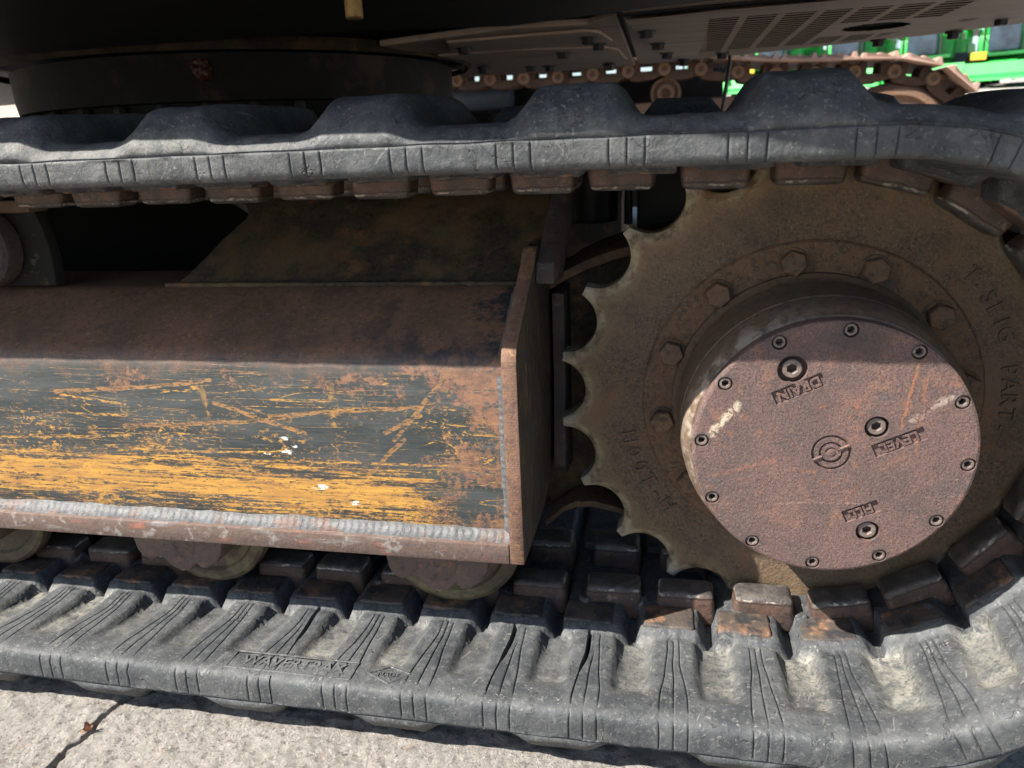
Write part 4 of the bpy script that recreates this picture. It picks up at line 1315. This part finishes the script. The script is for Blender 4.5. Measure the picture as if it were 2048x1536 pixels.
# ---- car body, far track, slewing ring
bm = bmesh.new()
prism(bm, [(-1.75, 0.36), (-0.55, 0.36), (-0.45, 0.5), (-0.45, 1.2), (-0.55, 1.36), (-1.75, 1.36)], -0.05, 0.335, 'z')
bev(bm, 0.01, 2)
add('car_body', fin(bm, 30), MAT['shade_black'], EXC)
RC = (-1.094, 0.85, 0)
bm = bmesh.new()
lathe(bm, [(0.335, 0.40), (0.352, 0.44), (0.374, 0.442), (0.376, 0.458), (0.400, 0.461), (0.452, 0.461)], 96, 'z', RC)
RING = add('slewing_ring', fin(bm, 30), MAT['ring'], EXC, label='dark slewing ring between undercarriage and upper body')
bm = bmesh.new()
for i in range(36):
    a = 2 * PI * i / 36
    lathe(bm, [(0.352, 0.0), (0.352, 0.011), (0.368, 0.011), (0.374, 0.008)], 6, 'z', (RC[0] + 0.449 * math.cos(a), RC[1] + 0.449 * math.sin(a), 0))
add('ring_bolts', fin(bm, 25), MAT['blackmetal'], RING, kind='stuff')
bm = bmesh.new()
lathe(bm, [(0.452, 0.50), (0.470, 0.52)], 72, 'z', RC)
add('ring_seat', fin(bm, 30), MAT['dirty'], RING)
# rust-red grease blobs under the ring
for (x, y, z, r) in ((-0.93, 0.412, 0.425, 0.016), (-0.905, 0.42, 0.352, 0.014)):
    bm = bmesh.new()
    bmesh.ops.create_icosphere(bm, subdivisions=3, radius=r)
    for q in bm.verts:
        q.co *= 1 + 0.5 * nz(q.co, 90) + 0.3 * nz(q.co, 190)
        q.co += Vector((x, y, z))
    add('grease_lump', fin(bm, 0), layered('grease_red', (0.09, 0.03, 0.028), [((0.03, 0.015, 0.015), 90, 0.45, 0.65, 0.8)], 0.35), RING)
# centre swivel cylinder and tank seen above the bracket
bm = bmesh.new()
lathe(bm, [(0.178, 0.03), (0.172, 0.034), (0.174, 0.0385), (0.18, 0.0395), (0.305, 0.0395)], 48, 'z', (-0.262, 0.27, 0), cap0=True, cap1=True)
add('hanging_cylinder', fin(bm, 30), MAT['blackmetal'], EXC)
bm = bmesh.new()
box(bm, (-0.195, 0.24, 0.120), (0.12, 0.40, 0.295))
bev(bm, 0.006, 2)
add('valve_block', fin(bm, 30), MAT['blackmetal'], EXC)
bm = bmesh.new()
tube(bm, [(-0.207, 0.25, 0.17), (-0.207, 0.25, 0.27), (-0.215, 0.28, 0.295), (-0.25, 0.33, 0.29)], 0.006, 10)
add('hose', fin(bm, 40), MAT['cable'], EXC)
# far rubber track of the same machine: simple rounded loop with lugs
def far_track():
    bm = bmesh.new()
    pts, nrm = [], []
    n = 130
    for i in range(n):
        s = T_ * i / n
        (x, z), nn, t = belt_frame(s)
        pts.append((x, z)); nrm.append(nn)
    y0, y1 = 1.52, 1.98
    rings = []
    for i in range(n):
        (x, z), nn = pts[i], nrm[i]
        h = 0.058 if i % 4 in (0, 1) else 0.036
        rings.append([bm.verts.new((x + nn[0] * hh, yy, z + nn[1] * hh)) for yy, hh in ((y0, 0), (y0, h), (y1, h), (y1, 0))])
    for i in range(n):
        A, B = rings[i], rings[(i + 1) % n]
        for j in range(4):
            bm.faces.new((A[j], A[(j + 1) % 4], B[(j + 1) % 4], B[j]))
    me = fin(bm, 40)
    return rubber_attrs(me, 0.2)
FT = add('rubber_track', far_track(), MAT['rubber'], EXC, label='rubber track on the far side of the machine')
bm = bmesh.new()
prism(bm, [(1.60, -0.09), (1.60, 0.10), (1.68, 0.16), (1.85, 0.16), (1.92, 0.10), (1.92, -0.09)], -2.0, -0.3, 'x')
add('track_frame', fin(bm, 30), MAT['dirty'], EXC)

# ---- upper structure: deck, belly panels, bolts
ZB = 0.462
near = [(-2.6, -0.33), (-0.811, -0.353), (-0.657, -0.357), (-0.512, -0.360), (-0.411, -0.366), (-0.34, -0.3665), (-0.248, -0.370), (-0.208, -0.375), (-0.176, -0.380), (-0.137, -0.394), (-0.065, -0.412), (0.2, -0.45), (0.42, -0.42)]
far = [(0.58, -0.30), (0.66, 0.0), (0.66, 0.4), (0.60, 0.68), (0.498, 0.898), (0.434, 0.954), (0.355, 0.995), (0.269, 1.039), (0.166, 1.079), (0.024, 1.147), (-0.208, 1.238),
       (-0.466, 1.272), (-0.72, 1.26), (-1.2, 1.30), (-2.6, 1.5)]
bm = bmesh.new()
A = [bm.verts.new((x, y + (0.003 if y < -0.3 else 0), ZB + 0.016)) for x, y in near + far]
B = [bm.verts.new((x, y + (0.003 if y < -0.3 else 0), 1.25)) for x, y in near + far]
n = len(A)
bm.faces.new(A); bm.faces.new(list(reversed(B)))
for i in range(n): bm.faces.new((A[i], B[i], B[(i + 1) % n], A[(i + 1) % n]))
bmesh.ops.triangulate(bm, faces=[f for f in bm.faces if len(f.verts) > 4])
DECK = add('upper_body', fin(bm, 25), MAT['deck'], EXC, label='dark underside of the upper body above the track')
# lower skirt along the near side of the deck (dark frame) down to ZB
bm = bmesh.new()
prism(bm, near[:-1] + [(0.40, -0.41), (0.22, 0.19), (-0.05, 0.33), (-0.23, 0.375), (-0.40, 0.43), (-0.62, 0.36), (-1.0, 0.33), (-2.6, 0.3)], ZB - 0.004, ZB + 0.012, 'z')
bmesh.ops.triangulate(bm, faces=[f for f in bm.faces if len(f.verts) > 4])
add('deck_frame', fin(bm, 25), MAT['deck'], DECK)
def panel(name, pts, z, th, mat=None, label=None):
    bm = bmesh.new()
    prism(bm, pts, z, z + th, 'z')
    bev(bm, 0.0015, 1)
    bmesh.ops.triangulate(bm, faces=[f for f in bm.faces if len(f.verts) > 4])
    return add(name, fin(bm, 25), mat or MAT['belly'], DECK, label=label)
panel('belly_panel', [(-0.66, 0.545), (-0.405, 0.455), (-0.285, 0.475), (-0.235, 0.405), (-0.245, 1.225), (-0.466, 1.255), (-0.70, 1.24), (-0.60, 0.9)], 0.4575, 0.010)
panel('belly_panel', [(-0.225, 0.375), (-0.05, 0.335), (0.08, 0.27), (0.25, 0.23), (0.6, 0.2), (0.64, 0.42), (0.58, 0.67), (0.485, 0.885), (0.35, 0.98), (0.16, 1.065), (0.02, 1.13), (-0.235, 1.225)], 0.4585, 0.012)
panel('service_cover', [(-0.53, 0.52), (-0.292, 0.505), (-0.27, 0.53), (-0.258, 0.66), (-0.30, 0.69), (-0.56, 0.66)], 0.4515, 0.005)
panel('service_cover', [(-0.60, 0.70), (-0.45, 0.69), (-0.28, 0.745), (-0.258, 0.80), (-0.252, 1.01), (-0.52, 1.01)], 0.4515, 0.005)
# louvred cover: a sheet with real slots
def louvre():
    bm = bmesh.new()
    x0, x1, y0, y1, z, th = -0.222, 0.39, 0.40, 1.0, 0.4500, 0.0004
    out = [(-0.222, 0.405), (-0.112, 0.386), (0.186, 0.360), (0.40, 0.42), (0.41, 0.70), (0.36, 0.80), (0.31, 0.86), (0.04, 1.012), (-0.12, 1.05), (-0.170, 0.95)]
    def inside(x, y):
        c = False
        n = len(out)
        for i in range(n):
            (xa, ya), (xb, yb) = out[i], out[(i + 1) % n]
            if (ya > y) != (yb > y) and x < (xb - xa) * (y - ya) / (yb - ya) + xa: c = not c
        return c
    dx, dy = 0.0055, 0.0062
    nx, ny = int(0.64 / dx), int(0.70 / dy)
    hole = lambda x, y: math.hypot(x - 0.192, y - 0.70) < 0.054 or math.hypot((x - 0.335), y - 0.686) < 0.014
    def slot(i, j):
        x = -0.23 + (i + 0.5) * dx; y = 0.36 + (j + 0.5) * dy
        if hole(x, y): return True
        c = (x + 0.098) / 0.0542
        if not (0 <= c < 7 and 0.455 < y < 0.975): return False
        if math.hypot(x - 0.192, y - 0.70) < 0.085: return False
        if c >= 4 and 0.62 < y < 0.80 and x < 0.28: return False
        if c >= 5 and y > 0.93: return False
        if c - int(c) > 0.80: return False
        return (y / 0.0248) % 1.0 < 0.68
    vv = {}
    def V(i, j):
        if (i, j) not in vv: vv[(i, j)] = bm.verts.new((-0.23 + i * dx, 0.36 + j * dy, z))
        return vv[(i, j)]
    def far_in(x, y, m=0.016):
        return all(inside(x + m * math.cos(a), y + m * math.sin(a)) for a in np.linspace(0, 2 * PI, 12, endpoint=False))
    cells = {(i, j) for i in range(nx) for j in range(ny) if far_in(-0.23 + (i + 0.5) * dx, 0.36 + (j + 0.5) * dy)}
    for (i, j) in cells:
        if not slot(i, j):
            bm.faces.new((V(i, j), V(i + 1, j), V(i + 1, j + 1), V(i, j + 1)))
    es = []
    for (i, j) in cells:
        for di, dj, a, b in ((-1, 0, (i, j), (i, j + 1)), (1, 0, (i + 1, j), (i + 1, j + 1)), (0, -1, (i, j), (i + 1, j)), (0, 1, (i, j + 1), (i + 1, j + 1))):
            if (i + di, j + dj) not in cells:
                e = bm.edges.get((V(*a), V(*b))) or bm.edges.new((V(*a), V(*b)))
                es.append(e)
    ov = [bm.verts.new((x, y, z)) for x, y in out]
    es += [bm.edges.new((ov[i], ov[(i + 1) % len(ov)])) for i in range(len(ov))]
    bmesh.ops.triangle_fill(bm, use_beauty=True, edges=es)
    bm.normal_update()
    r = bmesh.ops.extrude_face_region(bm, geom=list(bm.faces), use_keep_orig=True)
    for q in r['geom']:
        if isinstance(q, bmesh.types.BMVert): q.co.z += th
    return fin(bm, 25)
panel('gap_shade_strip', [(-0.228, 0.395), (-0.112, 0.376), (0.186, 0.350), (0.41, 0.41), (0.405, 0.425), (0.186, 0.372), (-0.112, 0.396), (-0.20, 0.41)], 0.4545, 0.004, MAT['deck'])  # black strip standing in for the shadow gap along the cover's near edge
add('louvre_cover', louvre(), MAT['belly'], DECK, label='brown belly cover with rows of cooling slots and one round hole')
panel('louvre_shadow_tray', [(-0.10, 0.45), (0.28, 0.45), (0.30, 0.62), (0.30, 0.8), (0.22, 0.98), (-0.08, 0.98)], 0.4560, 0.0022, MAT['shade_black'])  # black sheet added behind the slots in place of interior shade
# hex bolts
bm = bmesh.new()
rings = []
for t, r in ((0.0, 0.0115), (-0.010, 0.0115), (-0.0115, 0.010)):
    rings.append([bm.verts.new((r * math.cos(PI / 3 * i), r * math.sin(PI / 3 * i), t)) for i in range(6)])
for A, B in zip(rings, rings[1:]):
    for i in range(6): bm.faces.new((A[i], A[(i + 1) % 6], B[(i + 1) % 6], B[i]))
bm.faces.new(rings[-1])
lathe(bm, [(0.003, 0.0155), (-0.0018, 0.0155), (-0.0018, 0.01)], 18, 'z')
PB = fin(bm, 25)
for x, y in ((-0.295, 0.582), (-0.286, 0.679), (-0.365, 0.781), (-0.194, 0.541), (-0.179, 0.724), (-0.164, 0.91), (-0.127, 1.12), (-0.048, 0.985), (0.251, 0.93), (0.379, 0.90),
             (0.396, 0.72), (-0.472, 1.013), (-0.433, 1.041), (-0.52, 0.60), (-0.58, 1.0), (-0.3, 1.12)):
    inb = -0.222 < x < 0.36 and y < 1.0
    add('panel_bolt', PB, MAT['blackmetal'], DECK, W=Matrix.Translation((x, y, 0.4505 if inb else 0.4525)) @ Matrix.Rotation(random.uniform(0, 1), 4, 'Z'))
# brass fitting hanging under the deck
bm = bmesh.new()
lathe(bm, [(0.47, 0.006), (0.459, 0.006), (0.458, 0.0105), (0.434, 0.0105), (0.432, 0.009)], 28, 'z', (-0.522, 0.099, 0), cap1=True)
for q in bm.verts:
    a = math.atan2(q.co.y - 0.099, q.co.x + 0.522)
    if 0.433 < q.co.z < 0.4585: pass
add('brass_fitting', fin(bm, 30), MAT['brass'], DECK, label='knurled brass fitting hanging under the deck')
# black cable hanging from the rear edge
bm = bmesh.new()
tube(bm, [(-0.023, 1.12, 0.47), (-0.022, 1.13, 0.445), (-0.026, 1.15, 0.40), (-0.03, 1.16, 0.36), (-0.04, 1.16, 0.30)], 0.0045, 8)
add('hanging_cable', fin(bm, 60), MAT['cable'], DECK)

# ------------------------------------------------------------------ second machine behind: steel crawler track
CRA = empty('crawler_machine', (-0.4, 3.6, GZ), 'steel-tracked machine behind, dry brown chain with ribbed shoes', 'crawler')
YT = 3.15
PT = 0.172
EX, EZ = 0.86, 0.235
PIN = [(-2.6, 0.60), (-2.2, 0.615), (-1.7, 0.60), (-1.2, 0.606), (-0.76, 0.592), (-0.27, 0.600), (-0.10, 0.600), (0.07, 0.578), (0.24, 0.555), (0.42, 0.543),
       (0.72, 0.534), (0.89, 0.525), (1.03, 0.480), (1.13, 0.39), (1.175, 0.27), (1.165, 0.14), (1.10, 0.03), (0.96, -0.10), (0.72, -0.180), (0.30, -0.190), (-2.6, -0.190)]
_acc = [0.0]
for (xa, za), (xb, zb_) in zip(PIN, PIN[1:]): _acc.append(_acc[-1] + math.hypot(xb - xa, zb_ - za))
def chain(s):
    """pin line of the steel chain: sagging top run, then down round the idler"""
    s = max(0, min(_acc[-1] - 1e-6, s))
    for i in range(len(PIN) - 1):
        if s <= _acc[i + 1]:
            u = (s - _acc[i]) / (_acc[i + 1] - _acc[i])
            return Vector((PIN[i][0] + u * (PIN[i + 1][0] - PIN[i][0]), 0, PIN[i][1] + u * (PIN[i + 1][1] - PIN[i][1]))), 0.0
def shoe_mesh():
    bm = bmesh.new()
    prof = [(-0.083, 0.0), (0.088, 0.0), (0.088, 0.009), (0.076, 0.011), (0.070, 0.032), (0.060, 0.032), (0.052, 0.010), (0.006, 0.010), (0.002, 0.026), (-0.008, 0.026), (-0.014, 0.010),
            (-0.055, 0.010), (-0.060, 0.026), (-0.070, 0.026), (-0.076, 0.010), (-0.083, 0.009)]
    prism(bm, prof, -0.10, 0.42, 'y')
    bmesh.ops.triangulate(bm, faces=[f for f in bm.faces if len(f.verts) > 4])
    return fin(bm, 25)
def link_mesh():
    bm = bmesh.new()
    prism(bm, [(-0.098, -0.020), (-0.075, -0.046), (-0.03, -0.050), (0.03, -0.046), (0.06, -0.034), (0.106, -0.028), (0.108, 0.018), (0.075, 0.032), (0.055, 0.044), (0.03, 0.044), (0.026, -0.008), (-0.030, -0.008), (-0.034, 0.044), (-0.06, 0.044), (-0.07, 0.020), (-0.10, 0.012)], -0.012, 0.014, 'y')
    bev(bm, 0.004, 2)
    return fin(bm, 30)
def pin_mesh():
    bm = bmesh.new()
    lathe(bm, [(-0.020, 0.012), (-0.028, 0.014), (-0.028, 0.026), (-0.024, 0.030), (0.014, 0.031)], 24, 'y', (0.086, 0, -0.002), cap0=True)
    return fin(bm, 30)
SH, LK, PN = shoe_mesh(), link_mesh(), pin_mesh()
for i in range(2, int(_acc[-1] / PT)):
    s = (i + 0.5) * PT
    a, ang = chain(s - PT / 2)
    b, ang2 = chain(s + PT / 2)
    d = (b - a).normalized()
    up = Vector((-d.z, 0, d.x))
    W0 = Matrix.Identity(4)
    for r in range(3): W0[r][0], W0[r][1], W0[r][2] = d[r], (0, 1, 0)[r], up[r]
    c = (a + b) / 2
    W1 = W0.copy(); W1.translation = c + Vector((0, YT, 0)) + up * 0.046
    add('track_shoe', SH, MAT['shoerust'], CRA, W=W1)
    for yy in (0.0, 0.13):
        W2 = W0.copy(); W2.translation = c + Vector((0, YT + yy, 0))
        add('chain_link', LK, MAT['linkdark'], CRA, W=W2)
        if yy == 0.0: add('track_pin', PN, MAT['trackrust'], CRA, W=W2)
for x in (-0.185,):
    bm = bmesh.new()
    lathe(bm, [(-0.03, 0.02), (-0.05, 0.025), (-0.05, 0.04), (-0.03, 0.045), (-0.03, 0.058), (-0.045, 0.062), (-0.045, 0.07), (0.0, 0.075), (0.15, 0.075)], 36, 'y', (x, YT + 0.06, 0.49), cap0=True, cap1=True)
    add('carrier_roller', fin(bm, 30), MAT['trackrust'], CRA)
bm = bmesh.new()
lathe(bm, [(-0.03, 0.05), (-0.03, 0.10), (-0.01, 0.11), (-0.01, 0.18), (-0.03, 0.19), (-0.03, 0.215), (0.0, 0.23), (0.03, 0.25), (0.10, 0.25), (0.13, 0.23)], 48, 'y', (EX, YT, EZ), cap0=True, cap1=True)
add('idler_wheel', fin(bm, 30), MAT['trackrust'], CRA)
bm = bmesh.new()
prism(bm, [(-2.4, 0.05), (-2.4, 0.40), (0.10, 0.46), (0.50, 0.46), (0.72, 0.30), (0.72, 0.12), (0.55, 0.05)], YT + 0.0, YT + 0.3, 'y')
bev(bm, 0.02, 2)
add('track_frame', fin(bm, 30), MAT['trackrust'], CRA)
bm = bmesh.new()
prism(bm, [(-3.2, 2.75), (0.1, 2.75), (0.15, 2.9), (0.15, 5.2), (-3.2, 5.2)], 0.86, 1.7, 'z')
add('upper_body', fin(bm, 25), MAT['deck'], CRA)  # unseen overhang added to keep the left of the chain in shade
bm = bmesh.new()
lathe(bm, [(-0.13, 0.06), (-0.12, 0.07), (0.7, 0.07), (0.71, 0.06)], 36, 'x', (-1.75, 3.62, 0.545), cap0=True, cap1=True)
add('air_tank', fin(bm, 30), MAT['bluegrey'], CRA, label='pale blue-grey tank')
bm = bmesh.new()
prism(bm, [(-2.6, 3.75), (0.12, 3.75), (0.12, 5.0), (-2.6, 5.0)], -0.1, 0.64, 'z')
add('car_body', fin(bm, 25), MAT['blackmetal'], CRA)

# ------------------------------------------------------------------ green combine harvesters in the distance
gzy = lambda y: GZ + 0.0575 * max(0, y - 6)
def wheel(r, w_, x, y, z):
    bm = bmesh.new()
    lathe(bm, [(-w_ / 2, r * 0.55), (-w_ / 2, r * 0.9), (-w_ / 2 + 0.06, r), (w_ / 2 - 0.06, r), (w_ / 2, r * 0.9), (w_ / 2, r * 0.55)], 28, 'x', (x, y, z))
    return fin(bm, 30)
def rim(r, w_, x, y, z):
    bm = bmesh.new()
    lathe(bm, [(-w_ / 2 + 0.05, 0.1), (-w_ / 2 + 0.05, r * 0.45), (-w_ / 2, r * 0.56), (w_ / 2, r * 0.56), (w_ / 2 - 0.05, r * 0.45), (w_ / 2 - 0.05, 0.1)], 24, 'x', (x, y, z), cap0=True, cap1=True)
    return fin(bm, 30)
LC = 'combine harvesters in the far row'
def combine():
    root = empty('combine_harvester', (0, 0, 0), 'green combine harvester in the middle of the far row', 'combine harvester', LC)
    def P(name, me, m): return add(name, me, MAT[m], root)
    bm = bmesh.new()
    prism(bm, [(-0.6, 0.95), (-0.9, 1.5), (-0.9, 2.75), (4.6, 2.9), (5.4, 2.3), (5.4, 1.5), (4.2, 0.9)], -1.35, 1.35, 'x')
    bev(bm, 0.08, 2)
    P('body', fin(bm, 30), 'green')
    for sx in (-1, 1):
        bm = bmesh.new()
        prism(bm, [(-0.4, 1.35), (-0.4, 2.55), (2.0, 2.65), (2.0, 1.35)], sx * 1.36, sx * 1.42, 'x')
        P('side_panel', fin(bm, 30), 'greendark')
    bm = bmesh.new()
    prism(bm, [(0.2, 2.85), (0.0, 3.6), (3.2, 3.75), (3.0, 2.85)], -1.3, 1.3, 'x')
    bev(bm, 0.05, 1)
    P('grain_tank', fin(bm, 30), 'green')
    bm = bmesh.new()
    prism(bm, [(-2.2, 1.75), (-2.45, 3.1), (-2.3, 3.45), (-0.65, 3.45), (-0.75, 1.75)], -0.75, 0.75, 'x')
    bev(bm, 0.1, 3)
    P('cab_glass', fin(bm, 40), 'glass')
    bm = bmesh.new()
    box(bm, (-1.05, -2.6, 3.46), (1.05, -0.5, 3.66)); bev(bm, 0.08, 3)
    P('cab_roof', fin(bm, 40), 'green')
    bm = bmesh.new()
    for sx in (-0.93, 0.93):
        tube(bm, [(sx, -2.22, 1.75), (sx, -2.46, 3.1), (sx, -2.3, 3.46)], 0.06, 6)
        tube(bm, [(sx * 1.25, -2.4, 1.5), (sx * 1.3, -2.5, 2.9), (sx * 1.3, -1.2, 2.95)], 0.03, 6)
        box(bm, (sx * 1.45 - 0.12, -2.75, 2.6), (sx * 1.45 + 0.12, -2.68, 3.0))
    o = P('cab_pillars', fin(bm, 30), 'tyre'); o['kind'] = 'stuff'
    bm = bmesh.new()
    prism(bm, [(-0.8, 0.9), (-3.4, 0.35), (-3.4, 1.0), (-0.9, 1.75)], -0.75, 0.75, 'x')
    bev(bm, 0.05, 1)
    P('feeder_house', fin(bm, 30), 'green')
    bm = bmesh.new()
    prism(bm, [(-3.4, 0.25), (-4.3, 0.2), (-4.2, 0.35), (-3.7, 0.55), (-3.5, 1.15), (-3.35, 1.15)], -2.3, 2.3, 'x')
    P('header', fin(bm, 30), 'green')
    bm = bmesh.new()
    box(bm, (-1.5, -2.7, 1.5), (1.5, -0.9, 1.68)); bev(bm, 0.03, 1)
    P('platform', fin(bm, 30), 'greendark')
    bm = bmesh.new()
    box(bm, (-1.45, -2.78, 1.35), (-0.7, -2.71, 1.75)); bev(bm, 0.02, 1)
    P('warning_panel', fin(bm, 30), 'yellow')
    bm = bmesh.new()
    tube(bm, [(1.2, 0.4, 3.2), (1.75, 0.2, 3.45), (1.7, 4.8, 3.3)], 0.2, 14)
    P('unloading_auger', fin(bm, 40), 'green')
    for sx in (-1, 1):
        P('front_wheel', wheel(0.95, 0.7, sx * 1.75, 0, 0.95), 'tyre')
        P('wheel_rim', rim(0.95, 0.7, sx * 1.75, 0, 0.95), 'yellow')
        P('rear_wheel', wheel(0.65, 0.5, sx * 1.45, 3.9, 0.65), 'tyre')
        P('wheel_rim', rim(0.65, 0.5, sx * 1.45, 3.9, 0.65), 'yellow')
    for sx in (-0.6, 0.6):
        bm = bmesh.new()
        box(bm, (sx - 0.16, -2.63, 3.50), (sx + 0.16, -2.60, 3.60))
        P('headlight', fin(bm, 0), 'white')
    return root
CB = combine()
spots = [(14.2, 50, 'green combine harvester second from the right in the front of the far row'),
         (18.3, 50, 'rightmost green combine harvester, cut by the right edge of the picture'),
         (10.2, 50, 'green combine harvester third from the right in the front of the far row'),
         (6.2, 50, 'green combine harvester fourth from the right, just above the chain shoes'),
         (2.2, 50, 'leftmost green combine harvester of the far row, mostly under the deck edge'),
         (22.4, 50, 'green combine harvester just beyond the right edge of the picture'),
         (12.6, 58, 'green combine harvester standing behind, seen through the left gap in the far row'),
         (17.4, 58, 'green combine harvester standing behind, seen through the middle gap in the far row'),
         (22.0, 58, 'green combine harvester standing behind, seen through the right gap in the far row'),
         (7.8, 58, 'green combine harvester standing behind, leftmost of the rear row')]
kids = list(CB.children)
for i, (x, y, lb) in enumerate(spots):
    o = CB if i == 0 else CB.copy()
    if i:
        COL.objects.link(o)
        for ch in kids:
            c = ch.copy()
            COL.objects.link(c)
            c.parent = o
            c.matrix_parent_inverse = Matrix.Identity(4)
    o.location = (x, y, gzy(y))
    o.rotation_euler = (0, 0, -0.42)
    o['label'] = lb
# lamp pole and bare tan trees beyond
bm = bmesh.new()
lathe(bm, [(0, 0.16), (9, 0.1)], 12, 'z', (0, 0, 0), cap1=True)
LP = empty('lamp_pole', (25.3, 68, gzy(68)), 'white lamp pole standing beyond the combine harvesters', 'lamp pole')
o = add('pole', fin(bm, 40), MAT['white'], LP, W=Matrix.Translation((25.3, 68, gzy(68))))
bm = bmesh.new()
box(bm, (-0.2, -1.2, 8.9), (0.2, 0.1, 9.1)); bev(bm, 0.05, 1)
add('lamp_head', fin(bm, 40), MAT['white'], LP, W=Matrix.Translation((25.3, 68, gzy(68))))
def tree(x, y, h, seed, label):
    rnd = random.Random(seed)
    root = empty('bare_tree', (x, y, gzy(y)), label, 'tree', 'trees beyond the combine harvesters')
    W0 = Matrix.Translation((x, y, gzy(y)))
    bm = bmesh.new()
    tube(bm, [(0, 0, -0.3), (0.1, 0, h * 0.25), (-0.05, 0.1, h * 0.5), (0.1, 0, h * 0.85)], [0.28, 0.22, 0.15, 0.04], 8)
    tips = []
    for i in range(22):
        z0 = h * rnd.uniform(0.25, 0.75)
        a = rnd.uniform(0, 2 * PI)
        L = h * rnd.uniform(0.2, 0.38)
        p0 = Vector((0.03, 0, z0)); p1 = p0 + Vector((math.cos(a) * L * 0.55, math.sin(a) * L * 0.55, L * 0.4)); p2 = p0 + Vector((math.cos(a) * L * 0.9, math.sin(a) * L * 0.9, L * 0.9))
        tube(bm, [p0, p1, p2], [0.08, 0.05, 0.015], 5)
        tips += [p1, p2, (p1 + p2) / 2]
    add('trunk', fin(bm, 40), MAT['bark'], root, W=W0)
    bm = bmesh.new()
    for i in range(2600):
        c = rnd.choice(tips) + Vector((rnd.gauss(0, 0.5), rnd.gauss(0, 0.5), rnd.gauss(0, 0.5)))
        u = Vector((rnd.gauss(0, 1), rnd.gauss(0, 1), rnd.gauss(0, 1))).normalized() * 0.11
        v = u.cross(Vector((rnd.gauss(0, 1), rnd.gauss(0, 1), rnd.gauss(0, 1)))).normalized() * 0.07
        bm.faces.new([bm.verts.new(c + k) for k in (u, v, -u, -v)])
    add('crown', fin(bm, 0), MAT['tanleaf'], root, W=W0)
tree(28.4, 76, 8.5, 3, 'tan thin-leaved tree right of the white lamp pole')
tree(31.6, 78, 9.5, 5, 'tan thin-leaved tree at the far right edge')
tree(22.5, 80, 7.5, 8, 'tan thin-leaved tree left of the white lamp pole')

# ------------------------------------------------------------------ left edge: barrier and yellow loader
bm = bmesh.new()
prism(bm, [(8.6, gzy(9)- 0.05), (8.6, 0.35), (8.78, 0.6), (8.80, 1.20), (9.2, 1.20), (9.22, 0.6), (9.4, 0.35), (9.4, gzy(9) - 0.05)], -13.5, -9.05, 'x')
bev(bm, 0.02, 1)
add('barrier_block', fin(bm, 30), MAT['beige'], label='beige concrete barrier block beyond the machine at the left edge', cat='barrier')
LD = empty('wheel_loader', (-11.5, 12.0, gzy(12)), 'yellow wheel loader behind the beige barrier at the left edge', 'loader')
g = gzy(12)
bm = bmesh.new()
prism(bm, [(-13.8, g + 0.7), (-13.8, g + 1.6), (-12.4, g + 1.75), (-11.9, g + 1.2), (-11.9, g + 0.6)], 11.3, 12.7, 'y'); bev(bm, 0.08, 2)
add('body', fin(bm, 30), MAT['yellow'], LD)
bm = bmesh.new()
prism(bm, [(-12.8, g + 1.7), (-12.7, g + 2.9), (-11.8, g + 2.9), (-11.5, g + 1.5), (-11.9, g + 1.1)], 11.5, 12.5, 'y'); bev(bm, 0.08, 2)
add('cab', fin(bm, 30), MAT['glass'], LD)
bm = bmesh.new()
for yy in (11.45, 12.45):
    tube(bm, [(-12.0, yy, g + 1.5), (-11.3, yy, g + 1.35), (-10.7, yy, g + 0.75)], 0.12, 8)
add('lift_arm', fin(bm, 30), MAT['yellow'], LD)
bm = bmesh.new()
prism(bm, [(-10.75, g + 0.2), (-10.75, g + 1.0), (-10.4, g + 1.1), (-10.6, g + 0.5), (-9.9, g + 0.12)], 11.0, 13.0, 'y')
add('bucket', fin(bm, 30), MAT['bracketrust'], LD)
for x in (-13.2, -11.5):
    for yy in (11.1, 12.9):
        bm = bmesh.new()
        lathe(bm, [(-0.22, 0.3), (-0.22, 0.55), (-0.16, 0.62), (0.16, 0.62), (0.22, 0.55), (0.22, 0.3)], 28, 'y', (x, yy, g + 0.62), cap0=True, cap1=True)
        add('wheel', fin(bm, 30), MAT['tyre'], LD)
